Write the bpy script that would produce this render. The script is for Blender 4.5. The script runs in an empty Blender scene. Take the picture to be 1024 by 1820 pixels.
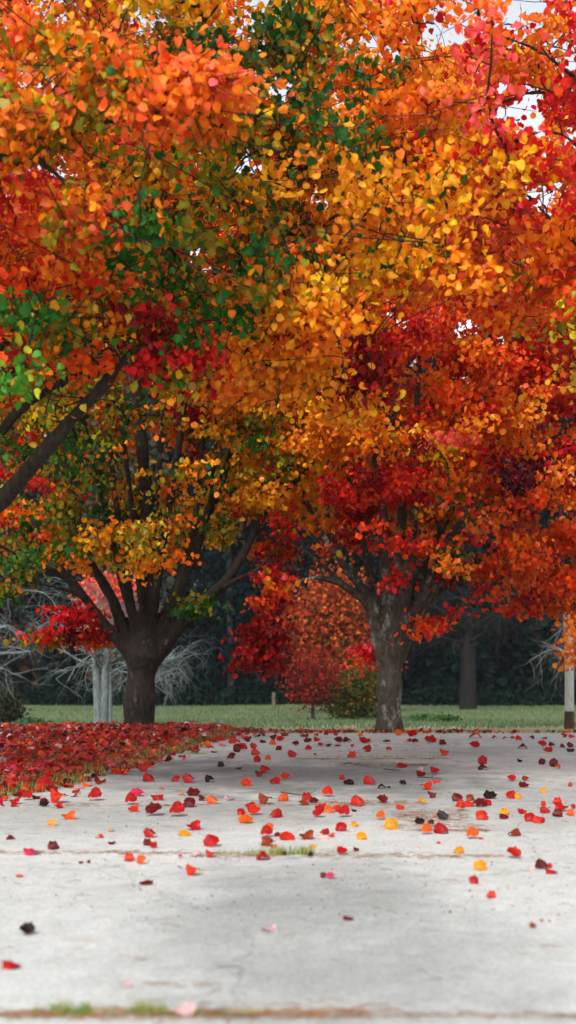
import bpy, math, random
import numpy as np
from mathutils import Vector, Matrix

rng = np.random.default_rng(7)
random.seed(7)
SC = bpy.context.scene
COL = SC.collection

# ---------------------------------------------------------------- camera
F = 2240.0      # focal length in photo pixels (photo is 1024 x 1820)
HZ = 1165.0     # row of the horizon
H = 1.10        # camera height
cam = bpy.data.cameras.new('camera')
camo = bpy.data.objects.new('camera', cam); COL.objects.link(camo)
camo.location = (0, 0, H); camo.rotation_euler = (math.radians(90), 0, 0)
cam.sensor_fit = 'VERTICAL'; cam.sensor_height = 36.0
cam.lens = 36.0 * F / 1820.0
cam.shift_y = (HZ - 910.0) / 1820.0
cam.clip_start = 0.05; cam.clip_end = 2000
cam.dof.use_dof = True; cam.dof.focus_distance = 12.5; cam.dof.aperture_fstop = 1.7
SC.camera = camo
# ---------------------------------------------------------------- light
w = bpy.data.worlds.new('World'); SC.world = w; w.use_nodes = True
nt = w.node_tree; nt.nodes.clear()
sky = nt.nodes.new('ShaderNodeTexSky'); sky.sky_type = 'NISHITA'; sky.sun_disc = False
SUN_EL, SUN_ROT = math.radians(46), math.radians(200)
sky.sun_elevation = SUN_EL; sky.sun_rotation = SUN_ROT
sky.dust_density = 1.5; sky.air_density = 1.0; sky.ozone_density = 1.0
hsv = nt.nodes.new('ShaderNodeHueSaturation'); hsv.inputs['Saturation'].default_value = 0.25
bg = nt.nodes.new('ShaderNodeBackground'); bg.inputs['Strength'].default_value = 0.115
out = nt.nodes.new('ShaderNodeOutputWorld')
nt.links.new(sky.outputs[0], hsv.inputs['Color']); nt.links.new(hsv.outputs[0], bg.inputs[0]); nt.links.new(bg.outputs[0], out.inputs[0])
sun = bpy.data.lights.new('sun', 'SUN'); sun.energy = 1.5; sun.angle = math.radians(10); sun.color = (1.0, 0.96, 0.9)
suno = bpy.data.objects.new('sun', sun); COL.objects.link(suno)
# direction towards the sun: behind the camera, from the right, high
sd = Vector((math.cos(SUN_EL) * math.sin(SUN_ROT), math.cos(SUN_EL) * math.cos(SUN_ROT), math.sin(SUN_EL)))
suno.rotation_euler = sd.to_track_quat('Z', 'Y').to_euler(); suno.location = (5, -10, 20)
SC.view_settings.view_transform = 'Standard'; SC.view_settings.look = 'None'
SC.view_settings.gamma = 1.0; SC.view_settings.exposure = 1.28
SC.cycles.max_bounces = 7; SC.cycles.diffuse_bounces = 2; SC.cycles.transmission_bounces = 3
SC.cycles.glossy_bounces = 2; SC.cycles.sample_clamp_indirect = 6.0
SC.cycles.use_denoising = True

# ---------------------------------------------------------------- helpers
def P(px, py, d):
    "point seen at photo pixel px,py at depth d"
    return np.array([(px - 512.0) / F * d, d, H - (py - HZ) / F * d])
def proj(p):
    return 512 + F * p[..., 0] / p[..., 1], HZ + F * (H - p[..., 2]) / p[..., 1]
def srgb(r, g, b):
    f = lambda c: (c / 255 / 12.92) if c / 255 <= 0.04045 else ((c / 255 + 0.055) / 1.055) ** 2.4
    return (f(r), f(g), f(b))

PY = [0, 18.0, 20, 22, 32, 42, 65, 90, 400, 900]
PZ = [0, 0.0, -.11, -.216, -.686, -1.056, -1.454, -1.55, -1.6, -1.6]
def base_z(y):
    return np.interp(y, PY, PZ)
def edge_x(y):
    "left edge of the concrete"
    return np.interp(y, [0, 9.48, 12.3, 13.7, 18.0, 18.4], [-3.9, -2.17, -1.50, -1.30, -.66, -.5]) + .05 * np.sin(np.asarray(y) * 3.1) + .03 * np.sin(np.asarray(y) * 7.7)
def ground_z(x, y):
    x = np.asarray(x, float); y = np.asarray(y, float)
    z = base_z(y)
    t = np.clip((edge_x(y) - x) / 0.8, 0, 1)
    bump = .05 * t * t * (3 - 2 * t) * np.clip((20.5 - y) / 2.5, 0, 1)
    soft = .012 * np.sin(x * 2.3 + y) * np.sin(y * 1.7) * np.clip(t + (y > 18.2), 0, 1)
    far = .05 * np.sin(x * .35 + 1) * np.sin(y * .21) * (y > 24)
    return z + bump + soft + far - .012 * ((y < 18.1) & (t <= 0))

def tag(o, label=None, cat=None, group=None, kind=None):
    if label: o['label'] = label
    if cat: o['category'] = cat
    if group: o['group'] = group
    if kind: o['kind'] = kind
    return o
def empty(name, loc):
    o = bpy.data.objects.new(name, None); COL.objects.link(o); o.location = loc; o.empty_display_size = .2
    return o

def np_mesh(name, V, T, col=None, smooth=False, matidx=None):
    "V (n,3), T (m,3 or 4), col (n,3) point colours"
    me = bpy.data.meshes.new(name)
    V = np.asarray(V, np.float32); T = np.asarray(T, np.int32); k = T.shape[1]
    me.vertices.add(len(V)); me.vertices.foreach_set('co', V.ravel())
    me.loops.add(T.size); me.loops.foreach_set('vertex_index', T.ravel())
    me.polygons.add(len(T)); me.polygons.foreach_set('loop_start', np.arange(0, T.size, k, dtype=np.int32))
    me.update(calc_edges=True)
    me.polygons.foreach_set('use_smooth', np.full(len(T), bool(smooth)))
    if col is not None:
        a = me.color_attributes.new('tint', 'FLOAT_COLOR', 'POINT')
        c = np.ones((len(V), 4), np.float32); c[:, :3] = col
        a.data.foreach_set('color', c.ravel())
    me.validate()
    return me
def link(name, me, mat, parent=None):
    o = bpy.data.objects.new(name, me); COL.objects.link(o)
    if mat: me.materials.append(mat)
    if parent is not None:
        o.parent = parent; o.matrix_parent_inverse = Matrix.Translation(-parent.location)
    return o

class Mat:
    def __init__(s, name):
        s.m = bpy.data.materials.new(name); s.m.use_nodes = True
        s.t = s.m.node_tree; s.t.nodes.clear()
        s.out = s.t.nodes.new('ShaderNodeOutputMaterial')
    def n(s, typ, **kw):
        nd = s.t.nodes.new('ShaderNode' + typ)
        for k, v in kw.items():
            if k.startswith('i_'):
                nd.inputs[k[2:].replace('_', ' ')].default_value = v
            else: setattr(nd, k, v)
        return nd
    def l(s, a, b): s.t.links.new(a, b)
    def ramp(s, fac, stops):
        r = s.n('ValToRGB'); e = r.color_ramp.elements
        while len(e) < len(stops): e.new(.5)
        for i, (p, c) in enumerate(stops):
            e[i].position = p; e[i].color = (*c, 1) if len(c) == 3 else c
        s.l(fac, r.inputs[0]); return r.outputs[0]
    def noise(s, vec, scale, detail=4, rough=.55):
        n = s.n('TexNoise'); n.inputs['Scale'].default_value = scale
        n.inputs['Detail'].default_value = detail; n.inputs['Roughness'].default_value = rough
        if vec is not None: s.l(vec, n.inputs['Vector'])
        return n.outputs['Fac']
    def mix(s, fac, a, b, typ='MIX'):
        m = s.n('MixRGB', blend_type=typ)
        if hasattr(fac, 'type') or hasattr(fac, 'node'): s.l(fac, m.inputs[0])
        else: m.inputs[0].default_value = fac
        for i, v in ((1, a), (2, b)):
            if isinstance(v, tuple): m.inputs[i].default_value = (*v, 1)
            else: s.l(v, m.inputs[i])
        return m.outputs[0]
    def math(s, op, a, b=None):
        m = s.n('Math', operation=op)
        for i, v in enumerate((a, b)):
            if v is None: continue
            if isinstance(v, (int, float)): m.inputs[i].default_value = v
            else: s.l(v, m.inputs[i])
        return m.outputs[0]
    def scaled(s, sx, sy, sz):
        tc = s.n('TexCoord'); mp = s.n('Mapping'); mp.inputs['Scale'].default_value = (sx, sy, sz)
        s.l(tc.outputs['Object'], mp.inputs[0]); return mp.outputs[0]

def leaf_mat(name, trans=.36, color=None, back=None, rough=.42, spec=.45):
    M = Mat(name)
    if color is None:
        a = M.n('Attribute', attribute_name='tint'); c = a.outputs['Color']
    else:
        v = M.scaled(1, 1, 1)
        nz = M.noise(v, 4.5, 5, .65)
        c0 = M.mix(M.ramp(nz, [(.35, (0, 0, 0)), (.7, (1, 1, 1))]), tuple(color), tuple(x * .34 for x in color))
        if back:
            g = M.n('NewGeometry'); c = M.mix(g.outputs['Backfacing'], c0, tuple(back))
        else: c = c0
    p = M.n('BsdfPrincipled'); M.l(c, p.inputs['Base Color'])
    p.inputs['Roughness'].default_value = rough; p.inputs['Specular IOR Level'].default_value = spec
    t = M.n('BsdfTranslucent'); M.l(c, t.inputs[0])
    mx = M.n('MixShader'); mx.inputs[0].default_value = trans
    M.l(p.outputs[0], mx.inputs[1]); M.l(t.outputs[0], mx.inputs[2]); M.l(mx.outputs[0], M.out.inputs[0])
    return M.m

def bark_mat(name, dark, light, patch=None, patch_amt=.5):
    M = Mat(name)
    v = M.scaled(14, 14, 3.0); v2 = M.scaled(3, 3, 2)
    n1 = M.noise(v, 2.2, 8, .7); n2 = M.noise(v2, 2.0, 5, .6)
    c = M.ramp(n1, [(.32, dark), (.68, light)])
    if patch:
        m = M.ramp(n2, [(patch_amt, (0, 0, 0)), (patch_amt + .08, (1, 1, 1))])
        n3 = M.noise(v, 5, 4, .6)
        m2 = M.mix(1.0, m, M.ramp(n3, [(.42, (0, 0, 0)), (.6, (1, 1, 1))]), 'MULTIPLY')
        c = M.mix(m2, c, patch)
    p = M.n('BsdfPrincipled'); M.l(c, p.inputs['Base Color']); p.inputs['Roughness'].default_value = .9
    p.inputs['Specular IOR Level'].default_value = .2
    b = M.n('Bump'); b.inputs['Strength'].default_value = .9; b.inputs['Distance'].default_value = .025
    M.l(n1, b.inputs['Height']); M.l(b.outputs[0], p.inputs['Normal']); M.l(p.outputs[0], M.out.inputs[0])
    return M.m

def plain(name, color, rough=.8, var=.5, scale=6):
    M = Mat(name); nz = M.noise(M.scaled(1, 1, 1), scale, 5, .6)
    c = M.ramp(nz, [(.3, tuple(x * (1 - var) for x in color)), (.7, tuple(color))])
    p = M.n('BsdfPrincipled'); M.l(c, p.inputs['Base Color']); p.inputs['Roughness'].default_value = rough
    p.inputs['Specular IOR Level'].default_value = .2
    M.l(p.outputs[0], M.out.inputs[0]); return M.m
def attr_mat(name, rough=.8, trans=0.25):
    return leaf_mat(name, trans=trans, rough=rough, spec=.2)

# ---------------------------------------------------------------- tubes
class Tubes:
    def __init__(s): s.V = []; s.T = []; s.n = 0
    def add(s, pts, rad, k=8, cap=True):
        pts = np.asarray(pts, float); m = len(pts)
        if m < 2: return
        rad = np.broadcast_to(np.asarray(rad, float), (m,))
        tan = np.gradient(pts, axis=0); tan /= np.linalg.norm(tan, axis=1)[:, None] + 1e-9
        ref = np.array([0.13, .2, 1.0]) if abs(tan[:, 2]).mean() < .8 else np.array([1.0, .2, .1])
        a = np.cross(tan, ref); a /= np.linalg.norm(a, axis=1)[:, None] + 1e-9
        b = np.cross(tan, a)
        th = np.arange(k) / k * 2 * math.pi
        ring = pts[:, None, :] + rad[:, None, None] * (np.cos(th)[None, :, None] * a[:, None, :] + np.sin(th)[None, :, None] * b[:, None, :])
        s.V.append(ring.reshape(-1, 3))
        i = np.arange(m - 1)[:, None] * k; j = np.arange(k)[None, :]; j2 = (j + 1) % k
        q = np.stack([i + j, i + j2, i + k + j2, i + k + j], -1).reshape(-1, 4) + s.n
        s.T.append(q); s.n += m * k
        if cap:
            for r, c in ((0, pts[0]), (m - 1, pts[-1])):
                s.V.append(c[None]); b0 = s.n - 0
                base = s.n - m * k - (1 if r else 0) + r * k
                q = np.array([[base + x, base + (x + 1) % k, s.n, s.n] for x in range(k)])
                # degenerate quads become triangles: use tiny offset vertex instead
                s.V.append((c + 1e-5)[None]); q[:, 3] = s.n + 1
                s.T.append(q) if False else None
                s.V.pop(); s.V.pop()
    def mesh(s, name, smooth=True):
        return np_mesh(name, np.concatenate(s.V), np.concatenate(s.T), smooth=smooth)

def smooth_path(pts, rad, step=.12):
    "Catmull-Rom resample"
    pts = np.asarray(pts, float); rad = np.asarray(rad, float)
    P0 = np.vstack([2 * pts[0] - pts[1], pts, 2 * pts[-1] - pts[-2]])
    o, r = [], []
    for i in range(len(pts) - 1):
        p0, p1, p2, p3 = P0[i:i + 4]; L = np.linalg.norm(p2 - p1); k = max(1, int(round(L / step)))
        for t in np.arange(k) / k:
            o.append(.5 * ((2 * p1) + (-p0 + p2) * t + (2 * p0 - 5 * p1 + 4 * p2 - p3) * t * t + (-p0 + 3 * p1 - 3 * p2 + p3) * t ** 3))
            r.append(rad[i] * (1 - t) + rad[i + 1] * t)
    o.append(pts[-1]); r.append(rad[-1])
    return np.array(o), np.array(r)

# ---------------------------------------------------------------- leaf colours
CL = {
 'red': srgb(186, 22, 12), 'dred': srgb(124, 8, 10), 'maroon': srgb(76, 12, 24), 'crimson': srgb(206, 22, 34),
 'pink': srgb(228, 84, 76), 'salmon': srgb(248, 108, 40), 'ored': srgb(218, 72, 12), 'orange': srgb(234, 120, 12),
 'lorange': srgb(242, 146, 28), 'yorange': srgb(236, 160, 18), 'yellow': srgb(238, 190, 36), 'lemon': srgb(208, 192, 52),
 'olive': srgb(134, 122, 16), 'green': srgb(34, 88, 22), 'lgreen': srgb(66, 112, 28), 'brown': srgb(120, 56, 16),
 'rust': srgb(190, 74, 16),
}
CL = {k: np.array(v) for k, v in CL.items()}
# seeds: (px, py, depth, 'mix')
def parse(mix):
    names, wts = [], []
    for tkn in mix.replace('!', '').replace('*', '').split():
        a, b = tkn.split(':') if ':' in tkn else (tkn, '1')
        names.append(a); wts.append(float(b))
    wts = np.array(wts); return names, wts / wts.sum()

NEAR_T = np.array([[0, .04, -.02], [-.26, -.03, .04], [-.47, .20, .12], [-.49, .42, .10], [-.36, .66, .06], [-.17, .86, -.01], [0, .99, -.14],
                   [.15, .85, -.03], [.38, .68, .05], [.46, .44, .13], [.49, .22, .08], [.24, -.02, .05], [0, .36, -.05], [0, .68, -.07]])
NEAR_F = np.array([[12, 0, 1], [12, 1, 2], [12, 2, 3], [12, 3, 13], [13, 3, 4], [13, 4, 5], [13, 5, 6], [13, 6, 7], [13, 7, 8], [13, 8, 9], [12, 13, 9], [12, 9, 10], [12, 10, 11], [12, 11, 0]])
FAR_T = np.array([[0, 0, 0], [-.46, .28, .10], [-.38, .76, .06], [0, 1, -.10], [.38, .76, .06], [.46, .28, .10]])
FAR_F = np.array([[0, 3, 2], [0, 2, 1], [0, 5, 4], [0, 4, 3]])

def leaf_cloud(C, size, col, near, droop=.75):
    "C centres (n,3), size (n,), col (n,3)"
    T, Fc = (NEAR_T, NEAR_F) if near else (FAR_T, FAR_F)
    n = len(C)
    d = rng.normal(size=(n, 3)) * .62; d[:, 2] -= droop; d /= np.linalg.norm(d, axis=1)[:, None]
    r = rng.normal(size=(n, 3)); r[:, 2] *= .8
    a = np.cross(d, r); a /= np.linalg.norm(a, axis=1)[:, None] + 1e-9
    b = np.cross(a, d)
    cup = rng.uniform(-.6, 3.4, n)
    wv = rng.uniform(.7, 1.12, n)
    V = (C[:, None, :] + size[:, None, None] * (
        (T[None, :, 0] * wv[:, None])[..., None] * a[:, None, :] + (T[None, :, 1, None] - .5) * d[:, None, :]
        + (T[None, :, 2] * cup[:, None])[..., None] * b[:, None, :]))
    k = len(T)
    Fi = (np.arange(n)[:, None, None] * k + Fc[None]).reshape(-1, 3)
    cc = np.repeat(col, k, axis=0)
    if near:      # warmer towards the tip, a paler midrib, blotches
        g = np.array([0, .3, .5, .6, .8, 1, 1.2, 1, .8, .6, .5, .3, 0, .3])[None, :] * rng.uniform(-.22, .35, (n, 1)) + rng.normal(size=(n, k)) * .10
        cc = cc.reshape(n, k, 3) * np.exp(g[..., None] * np.array([-.5, -1.1, -.5])); cc[:, 12:] *= 1.15; cc = np.clip(cc.reshape(-1, 3), .002, .95)
    return V.reshape(-1, 3), Fi, cc

# ---------------------------------------------------------------- crown builder
# small openings in the canopy
GAPS = [(925, 5, 30), (780, 60, 34), (935, 195, 36), (965, 350, 26), (440, 292, 20), (385, 745, 6), (500, 165, 16), (700, 95, 14), (660, 70, 12), (890, 160, 14), (985, 80, 12), (350, 450, 10)]
def grow(limbs, centres, r0=.0045, pw=.5, step=.16, droop=0.0, rmaxk=.9):
    """limbs: list of (pts, radii). Connects every clump centre to the skeleton. returns chains [(pts, rads)]"""
    pos = []; par = []; lim_r = []
    for pts, rad in limbs:
        for i, p in enumerate(pts):
            pos.append(p); par.append(len(pos) - 2 if i else -1); lim_r.append(rad[i])
    nl = len(pos)
    cap = 60000
    PA = np.zeros((cap, 3)); PA[:nl] = pos; n = nl
    parent = np.full(cap, -1); parent[:nl] = par
    limr = np.zeros(cap); limr[:nl] = lim_r
    d0 = np.min(np.linalg.norm(centres[:, None, :] - PA[None, :nl], axis=2), axis=1)
    order = np.argsort(d0 + rng.uniform(0, .25, len(d0)))
    chains = []
    cnt = np.zeros(cap)
    owner = [None] * len(centres)
    for ci in order:
        c = centres[ci]
        v = c - PA[:n]; dist = np.linalg.norm(v, axis=1)
        cost = dist * (1 + .35 * (v[:, 2] < -0.1 * dist)) + .6 * np.clip(.02 - limr[:n], 0, .02) 
        j = int(np.argmin(cost)); p0 = PA[j]
        L = dist[j]
        if parent[j] >= 0: td = p0 - PA[parent[j]]
        else: td = np.array([0, 0, 1.0])
        td = td / (np.linalg.norm(td) + 1e-9)
        dirn = (c - p0) / (L + 1e-9)
        ctrl = p0 + (td * .45 + dirn * .25 + np.array([0, 0, .18 - droop])) * L * .6
        k = max(3, int(L / step) + 1)
        t = np.linspace(0, 1, k + 1)[:, None]
        path = (1 - t) ** 2 * p0 + 2 * t * (1 - t) * ctrl + t * t * c
        path[1:-1] += rng.normal(size=(k - 1, 3)) * .018 * min(1, L)
        idx = [j]
        for q in path[1:]:
            PA[n] = q; parent[n] = idx[-1]; idx.append(n); n += 1
        chains.append((idx, ci))
        a = idx[-1]
        while a >= 0: cnt[a] += 1; a = parent[a]
    res = []
    for idx, ci in chains:
        pts = PA[idx]; rr = r0 * np.maximum(cnt[idx], 1) ** pw
        rr[0] = min(rr[0], rr[1] * 1.35)
        rr[-1] *= .5
        res.append((pts, rr, ci))
    return res

def colour_of(pts, seeds, jitter=.25):
    "seed index for each clump centre; seeds = (xyz, mix)"
    S = np.array([s[0] for s in seeds])
    q = pts + rng.normal(size=pts.shape) * jitter
    d = (q[:, None, :] - S[None]) * np.array([1, .45, 1])
    D = np.linalg.norm(d, axis=2)
    lim = np.array([.36 if '!' in s[1] else (.17 if '*' in s[1] else 99.0) for s in seeds])[None]
    D = D + np.where((lim < 50) & (D > lim), 50, 0) - np.where((lim < 50) & (D <= lim), .3, 0)
    return np.argmin(D, axis=1)

def build_crown(tree, limbs, centres, seeds, leaves_per, leaf, near, spread, mat_leaf, mat_bark, twigs=0, r0=.0045, thin=None, flat=.6, bright=1.0):
    ch = grow(limbs, centres, r0=r0)
    tb = Tubes()
    sid = colour_of(centres, seeds)
    Cs, Cc = [], []
    for pts, rr, ci in ch:
        tb.add(pts, rr, 5 if not near else 6, cap=False)
        names, wts = parse(seeds[sid[ci]][1])
        nl = int(leaves_per * rng.uniform(.6, 1.4))
        if thin is not None: nl = int(nl * thin(centres[ci]))
        if nl < 1: continue
        m = len(pts)
        u = 1 - rng.uniform(0, 1, nl) ** 1.6 * .75       # position along the branch, mostly near its tip
        fi = u * (m - 1); i0 = np.clip(fi.astype(int), 0, m - 2); fr = (fi - i0)[:, None]
        base = pts[i0] * (1 - fr) + pts[i0 + 1] * fr
        g = rng.normal(size=(nl, 3)) * spread * np.array([1.25, 1.25, flat]); g[:, 2] -= .03
        far_from = (.35 + .65 * u)[:, None]
        pp = base + g * far_from
        # the clump has one dominant colour and strays
        dom = rng.choice(len(names), p=wts)
        pick = np.where(rng.uniform(size=nl) < .70, dom, rng.choice(len(names), size=nl, p=wts))
        cc = np.array([CL[x] for x in names])[pick]
        lum = rng.uniform(.84, 1.18, (nl, 1)) * rng.uniform(.88, 1.22)
        hue = rng.normal(size=(nl, 1)) * .10 + rng.normal() * .12
        cc = cc * lum * bright; cc[:, 1:2] *= np.exp(hue)
        Cs.append(pp); Cc.append(np.clip(cc, 0.002, .95))
        for _ in range(twigs):
            i = rng.integers(max(1, m // 2), m); p0 = pts[i]
            e = p0 + rng.normal(size=3) * spread * np.array([3.2, 3.2, 1.8])
            mid = (p0 + e) / 2 + rng.normal(size=3) * spread * .25 + np.array([0, 0, .02])
            tb.add(np.array([p0, mid, e]), np.array([.006, .004, .002]), 4, cap=False)
    C = np.concatenate(Cs); K = np.concatenate(Cc)
    lx, ly = proj(C); kp = np.ones(len(C), bool)
    for a, b, r in GAPS:
        rr_ = r * (1 + .45 * np.sin(3 * np.arctan2(ly - b, lx - a) + a) + .2 * np.sin(7 * np.arctan2(ly - b, lx - a)))
        kp &= ((lx - a) ** 2 + (ly - b) ** 2 > rr_ ** 2) | (rng.uniform(size=len(C)) < .12)
    C, K = C[kp], K[kp]
    V, T, cc = leaf_cloud(C, leaf * rng.uniform(.7, 1.25, len(C)), K, near)
    link('crown', np_mesh('crown', V, T, cc, smooth=near), mat_leaf, tree)
    link('branches', tb.mesh('branches'), mat_bark, tree)
    return len(C)

def limb(px_pts, depth0, ddepth, rpx, s=None, step=.12):
    """px_pts photo pixels, depth0 tree depth, ddepth per-point depth offsets (or end offset), rpx radii in px"""
    n = len(px_pts)
    if np.isscalar(ddepth): dd = np.linspace(0, 1, n) ** 1.3 * ddepth
    else: dd = np.interp(np.linspace(0, 1, n), np.linspace(0, 1, len(ddepth)), ddepth)
    pts = np.array([P(a, b, depth0 + d) for (a, b), d in zip(px_pts, dd)])
    rp = np.interp(np.linspace(0, 1, n), np.linspace(0, 1, len(rpx)), rpx)
    rad = np.array([r * (depth0 + d) / F for r, d in zip(rp, dd)])
    return smooth_path(pts, rad, step)

def trunk_obj(tree, limbs, mat, voxel=.022, lo=.018):
    "trunk and main limbs fused into one smooth body"
    tb = Tubes()
    for pts, rad in limbs:
        jit = 1 + .07 * np.sin(np.arange(len(pts)) * 1.3 + rng.uniform(0, 6))
        # closed ends for the voxel remesh
        p = np.vstack([pts[0] - (pts[1] - pts[0]) * .3, pts, pts[-1] + (pts[-1] - pts[-2]) * .3])
        r = np.concatenate([[rad[0] * .05], rad * jit, [rad[-1] * .05]])
        tb.add(p, r, 12, cap=False)
    me = np_mesh('trunk', np.concatenate(tb.V), np.concatenate(tb.T))
    # close the ends
    import bmesh
    bm = bmesh.new(); bm.from_mesh(me)
    bmesh.ops.holes_fill(bm, edges=[e for e in bm.edges if e.is_boundary], sides=0)
    bmesh.ops.recalc_face_normals(bm, faces=bm.faces)
    bm.to_mesh(me); bm.free()
    o = link('trunk', me, mat, tree)
    m = o.modifiers.new('fuse', 'REMESH'); m.mode = 'VOXEL'; m.voxel_size = voxel; m.use_smooth_shade = True
    s = o.modifiers.new('smooth', 'SMOOTH'); s.factor = .5; s.iterations = 3
    tx = bpy.data.textures.new('bark_relief', 'CLOUDS'); tx.noise_scale = .10
    d = o.modifiers.new('relief', 'DISPLACE'); d.texture = tx; d.strength = .03; d.texture_coords = 'LOCAL'
    return o

# ---------------------------------------------------------------- ground
def concrete_mat():
    M = Mat('weathered_concrete')
    v = M.scaled(1, 1, 1); vs = M.scaled(.5, .9, 1)
    big = M.noise(vs, 1.1, 5, .6); med = M.noise(v, 7, 6, .65); fine = M.noise(v, 90, 4, .7); gr = M.noise(v, 320, 2, .6)
    c = M.ramp(big, [(.34, srgb(140, 146, 145)), (.5, srgb(182, 186, 182)), (.66, srgb(214, 214, 209))])
    c = M.mix(.55, c, M.ramp(med, [(.3, srgb(112, 116, 113)), (.65, srgb(196, 199, 194))]))
    c = M.mix(.6, c, M.ramp(fine, [(.32, (.15, .155, .15)), (.5, (.49, .50, .485)), (.7, (.64, .645, .63))]))
    # dark pits and pale grit
    c = M.mix(M.ramp(gr, [(.30, (.7, .7, .7)), (.36, (0, 0, 0))]), c, (.07, .065, .06))
    vo = M.n('TexVoronoi'); vo.inputs['Scale'].default_value = 26; M.l(v, vo.inputs['Vector'])
    spk = M.ramp(vo.outputs['Distance'], [(.055, (.9, .9, .9)), (.09, (0, 0, 0))])
    vo2 = M.n('TexVoronoi'); vo2.inputs['Scale'].default_value = 13; M.l(v, vo2.inputs['Vector'])
    spd = M.ramp(vo2.outputs['Distance'], [(.035, (.75, .75, .75)), (.06, (0, 0, 0))])
    c = M.mix(spk, c, (.80, .80, .78)); c = M.mix(spd, c, (.10, .07, .05))
    # reddish leaf-tannin stains
    st = M.noise(M.scaled(1.3, 2.2, 1), 2.3, 6, .7)
    c = M.mix(M.ramp(st, [(.60, (0, 0, 0)), (.72, (.45, .45, .45))]), c, srgb(150, 120, 100))
    # shade under the trees painted into the concrete colour, plus broad grey patches
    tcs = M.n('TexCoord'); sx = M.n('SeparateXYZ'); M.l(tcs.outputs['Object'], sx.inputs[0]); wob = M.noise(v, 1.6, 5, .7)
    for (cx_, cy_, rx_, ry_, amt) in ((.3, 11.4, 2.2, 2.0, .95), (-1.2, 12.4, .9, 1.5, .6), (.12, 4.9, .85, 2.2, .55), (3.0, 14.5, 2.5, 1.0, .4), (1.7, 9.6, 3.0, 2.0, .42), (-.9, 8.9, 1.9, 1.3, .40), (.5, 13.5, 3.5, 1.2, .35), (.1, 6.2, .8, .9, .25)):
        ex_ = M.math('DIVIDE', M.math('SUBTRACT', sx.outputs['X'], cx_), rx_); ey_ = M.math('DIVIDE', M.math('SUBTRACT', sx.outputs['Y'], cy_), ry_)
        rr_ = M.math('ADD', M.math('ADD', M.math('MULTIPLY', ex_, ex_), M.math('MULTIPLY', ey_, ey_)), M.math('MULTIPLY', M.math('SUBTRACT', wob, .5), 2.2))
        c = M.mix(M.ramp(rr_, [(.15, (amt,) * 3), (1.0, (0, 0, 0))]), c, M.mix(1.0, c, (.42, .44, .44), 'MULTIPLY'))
    # hairline cracks
    cv = M.n('TexVoronoi', feature='DISTANCE_TO_EDGE'); cv.inputs['Scale'].default_value = .55
    wv = M.n('VectorMath', operation='ADD'); nn = M.n('TexNoise'); nn.inputs['Scale'].default_value = 3.0; nn.inputs['Detail'].default_value = 5
    sc_ = M.n('VectorMath', operation='SCALE'); sc_.inputs['Scale'].default_value = .35
    M.l(v, nn.inputs['Vector']); M.l(nn.outputs['Color'], sc_.inputs[0]); M.l(v, wv.inputs[0]); M.l(sc_.outputs[0], wv.inputs[1]); M.l(wv.outputs[0], cv.inputs['Vector'])
    ck = M.ramp(cv.outputs['Distance'], [(.0008, (.4, .4, .4)), (.0025, (0, 0, 0))])
    c = M.mix(ck, c, (.09, .08, .07))
    p = M.n('BsdfPrincipled'); M.l(c, p.inputs['Base Color']); p.inputs['Roughness'].default_value = .75; p.inputs['Specular IOR Level'].default_value = .3
    b = M.n('Bump'); b.inputs['Strength'].default_value = .6; b.inputs['Distance'].default_value = .006
    hsum = M.math('ADD', fine, M.math('MULTIPLY', med, 2.0))
    M.l(hsum, b.inputs['Height']); M.l(b.outputs[0], p.inputs['Normal']); M.l(p.outputs[0], M.out.inputs[0])
    return M.m
def lawn_mat():
    M = Mat('lawn_turf'); v = M.scaled(1, 1, 1)
    n1 = M.noise(v, .35, 4, .6); n2 = M.noise(v, 9, 6, .7)
    c = M.ramp(n1, [(.35, srgb(66, 90, 60)), (.65, srgb(96, 112, 80))])
    c = M.mix(.6, c, M.ramp(n2, [(.3, srgb(56, 72, 42)), (.7, srgb(122, 130, 92))]))
    tc = M.n('TexCoord'); sp = M.n('SeparateXYZ'); M.l(tc.outputs['Object'], sp.inputs[0])
    n3 = M.noise(v, 1.2, 5, .7)
    yy = M.math('ADD', sp.outputs['Y'], M.math('MULTIPLY', M.math('SUBTRACT', n3, .5), 7.0))
    near = M.ramp(M.math('DIVIDE', yy, 60), [(.42, (1, 1, 1)), (.56, (0, 0, 0))])
    c = M.mix(near, c, M.mix(n2, srgb(150, 148, 116), srgb(182, 178, 148)))
    p = M.n('BsdfPrincipled'); M.l(c, p.inputs['Base Color']); p.inputs['Roughness'].default_value = .95; p.inputs['Specular IOR Level'].default_value = .1
    M.l(p.outputs[0], M.out.inputs[0]); return M.m

# lawn sheet reaching the horizon
def grid_sheet(name, xs, ys, zf, mat, kind='structure', smooth=True):
    X, Y = np.meshgrid(xs, ys); Z = zf(X, Y)
    V = np.stack([X, Y, Z], -1).reshape(-1, 3); nx, ny = len(xs), len(ys)
    i = np.arange(ny - 1)[:, None] * nx; j = np.arange(nx - 1)[None]
    q = np.stack([i + j, i + j + 1, i + nx + j + 1, i + nx + j], -1).reshape(-1, 4)
    o = link(name, np_mesh(name, V, q, smooth=smooth), mat); tag(o, kind=kind); return o
xs = np.unique(np.concatenate([np.linspace(-400, -14, 14), np.linspace(-14, 14, 113), np.linspace(14, 400, 14)]))
ys = np.unique(np.concatenate([np.linspace(-60, -2, 8), np.linspace(-2, 26, 141), np.linspace(26, 90, 65), np.linspace(90, 900, 20)]))
grid_sheet('lawn', xs, ys, lambda X, Y: ground_z(X, Y) - .03 * ((X > edge_x(Y) + .02) & (Y < 18.0)), lawn_mat())

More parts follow.
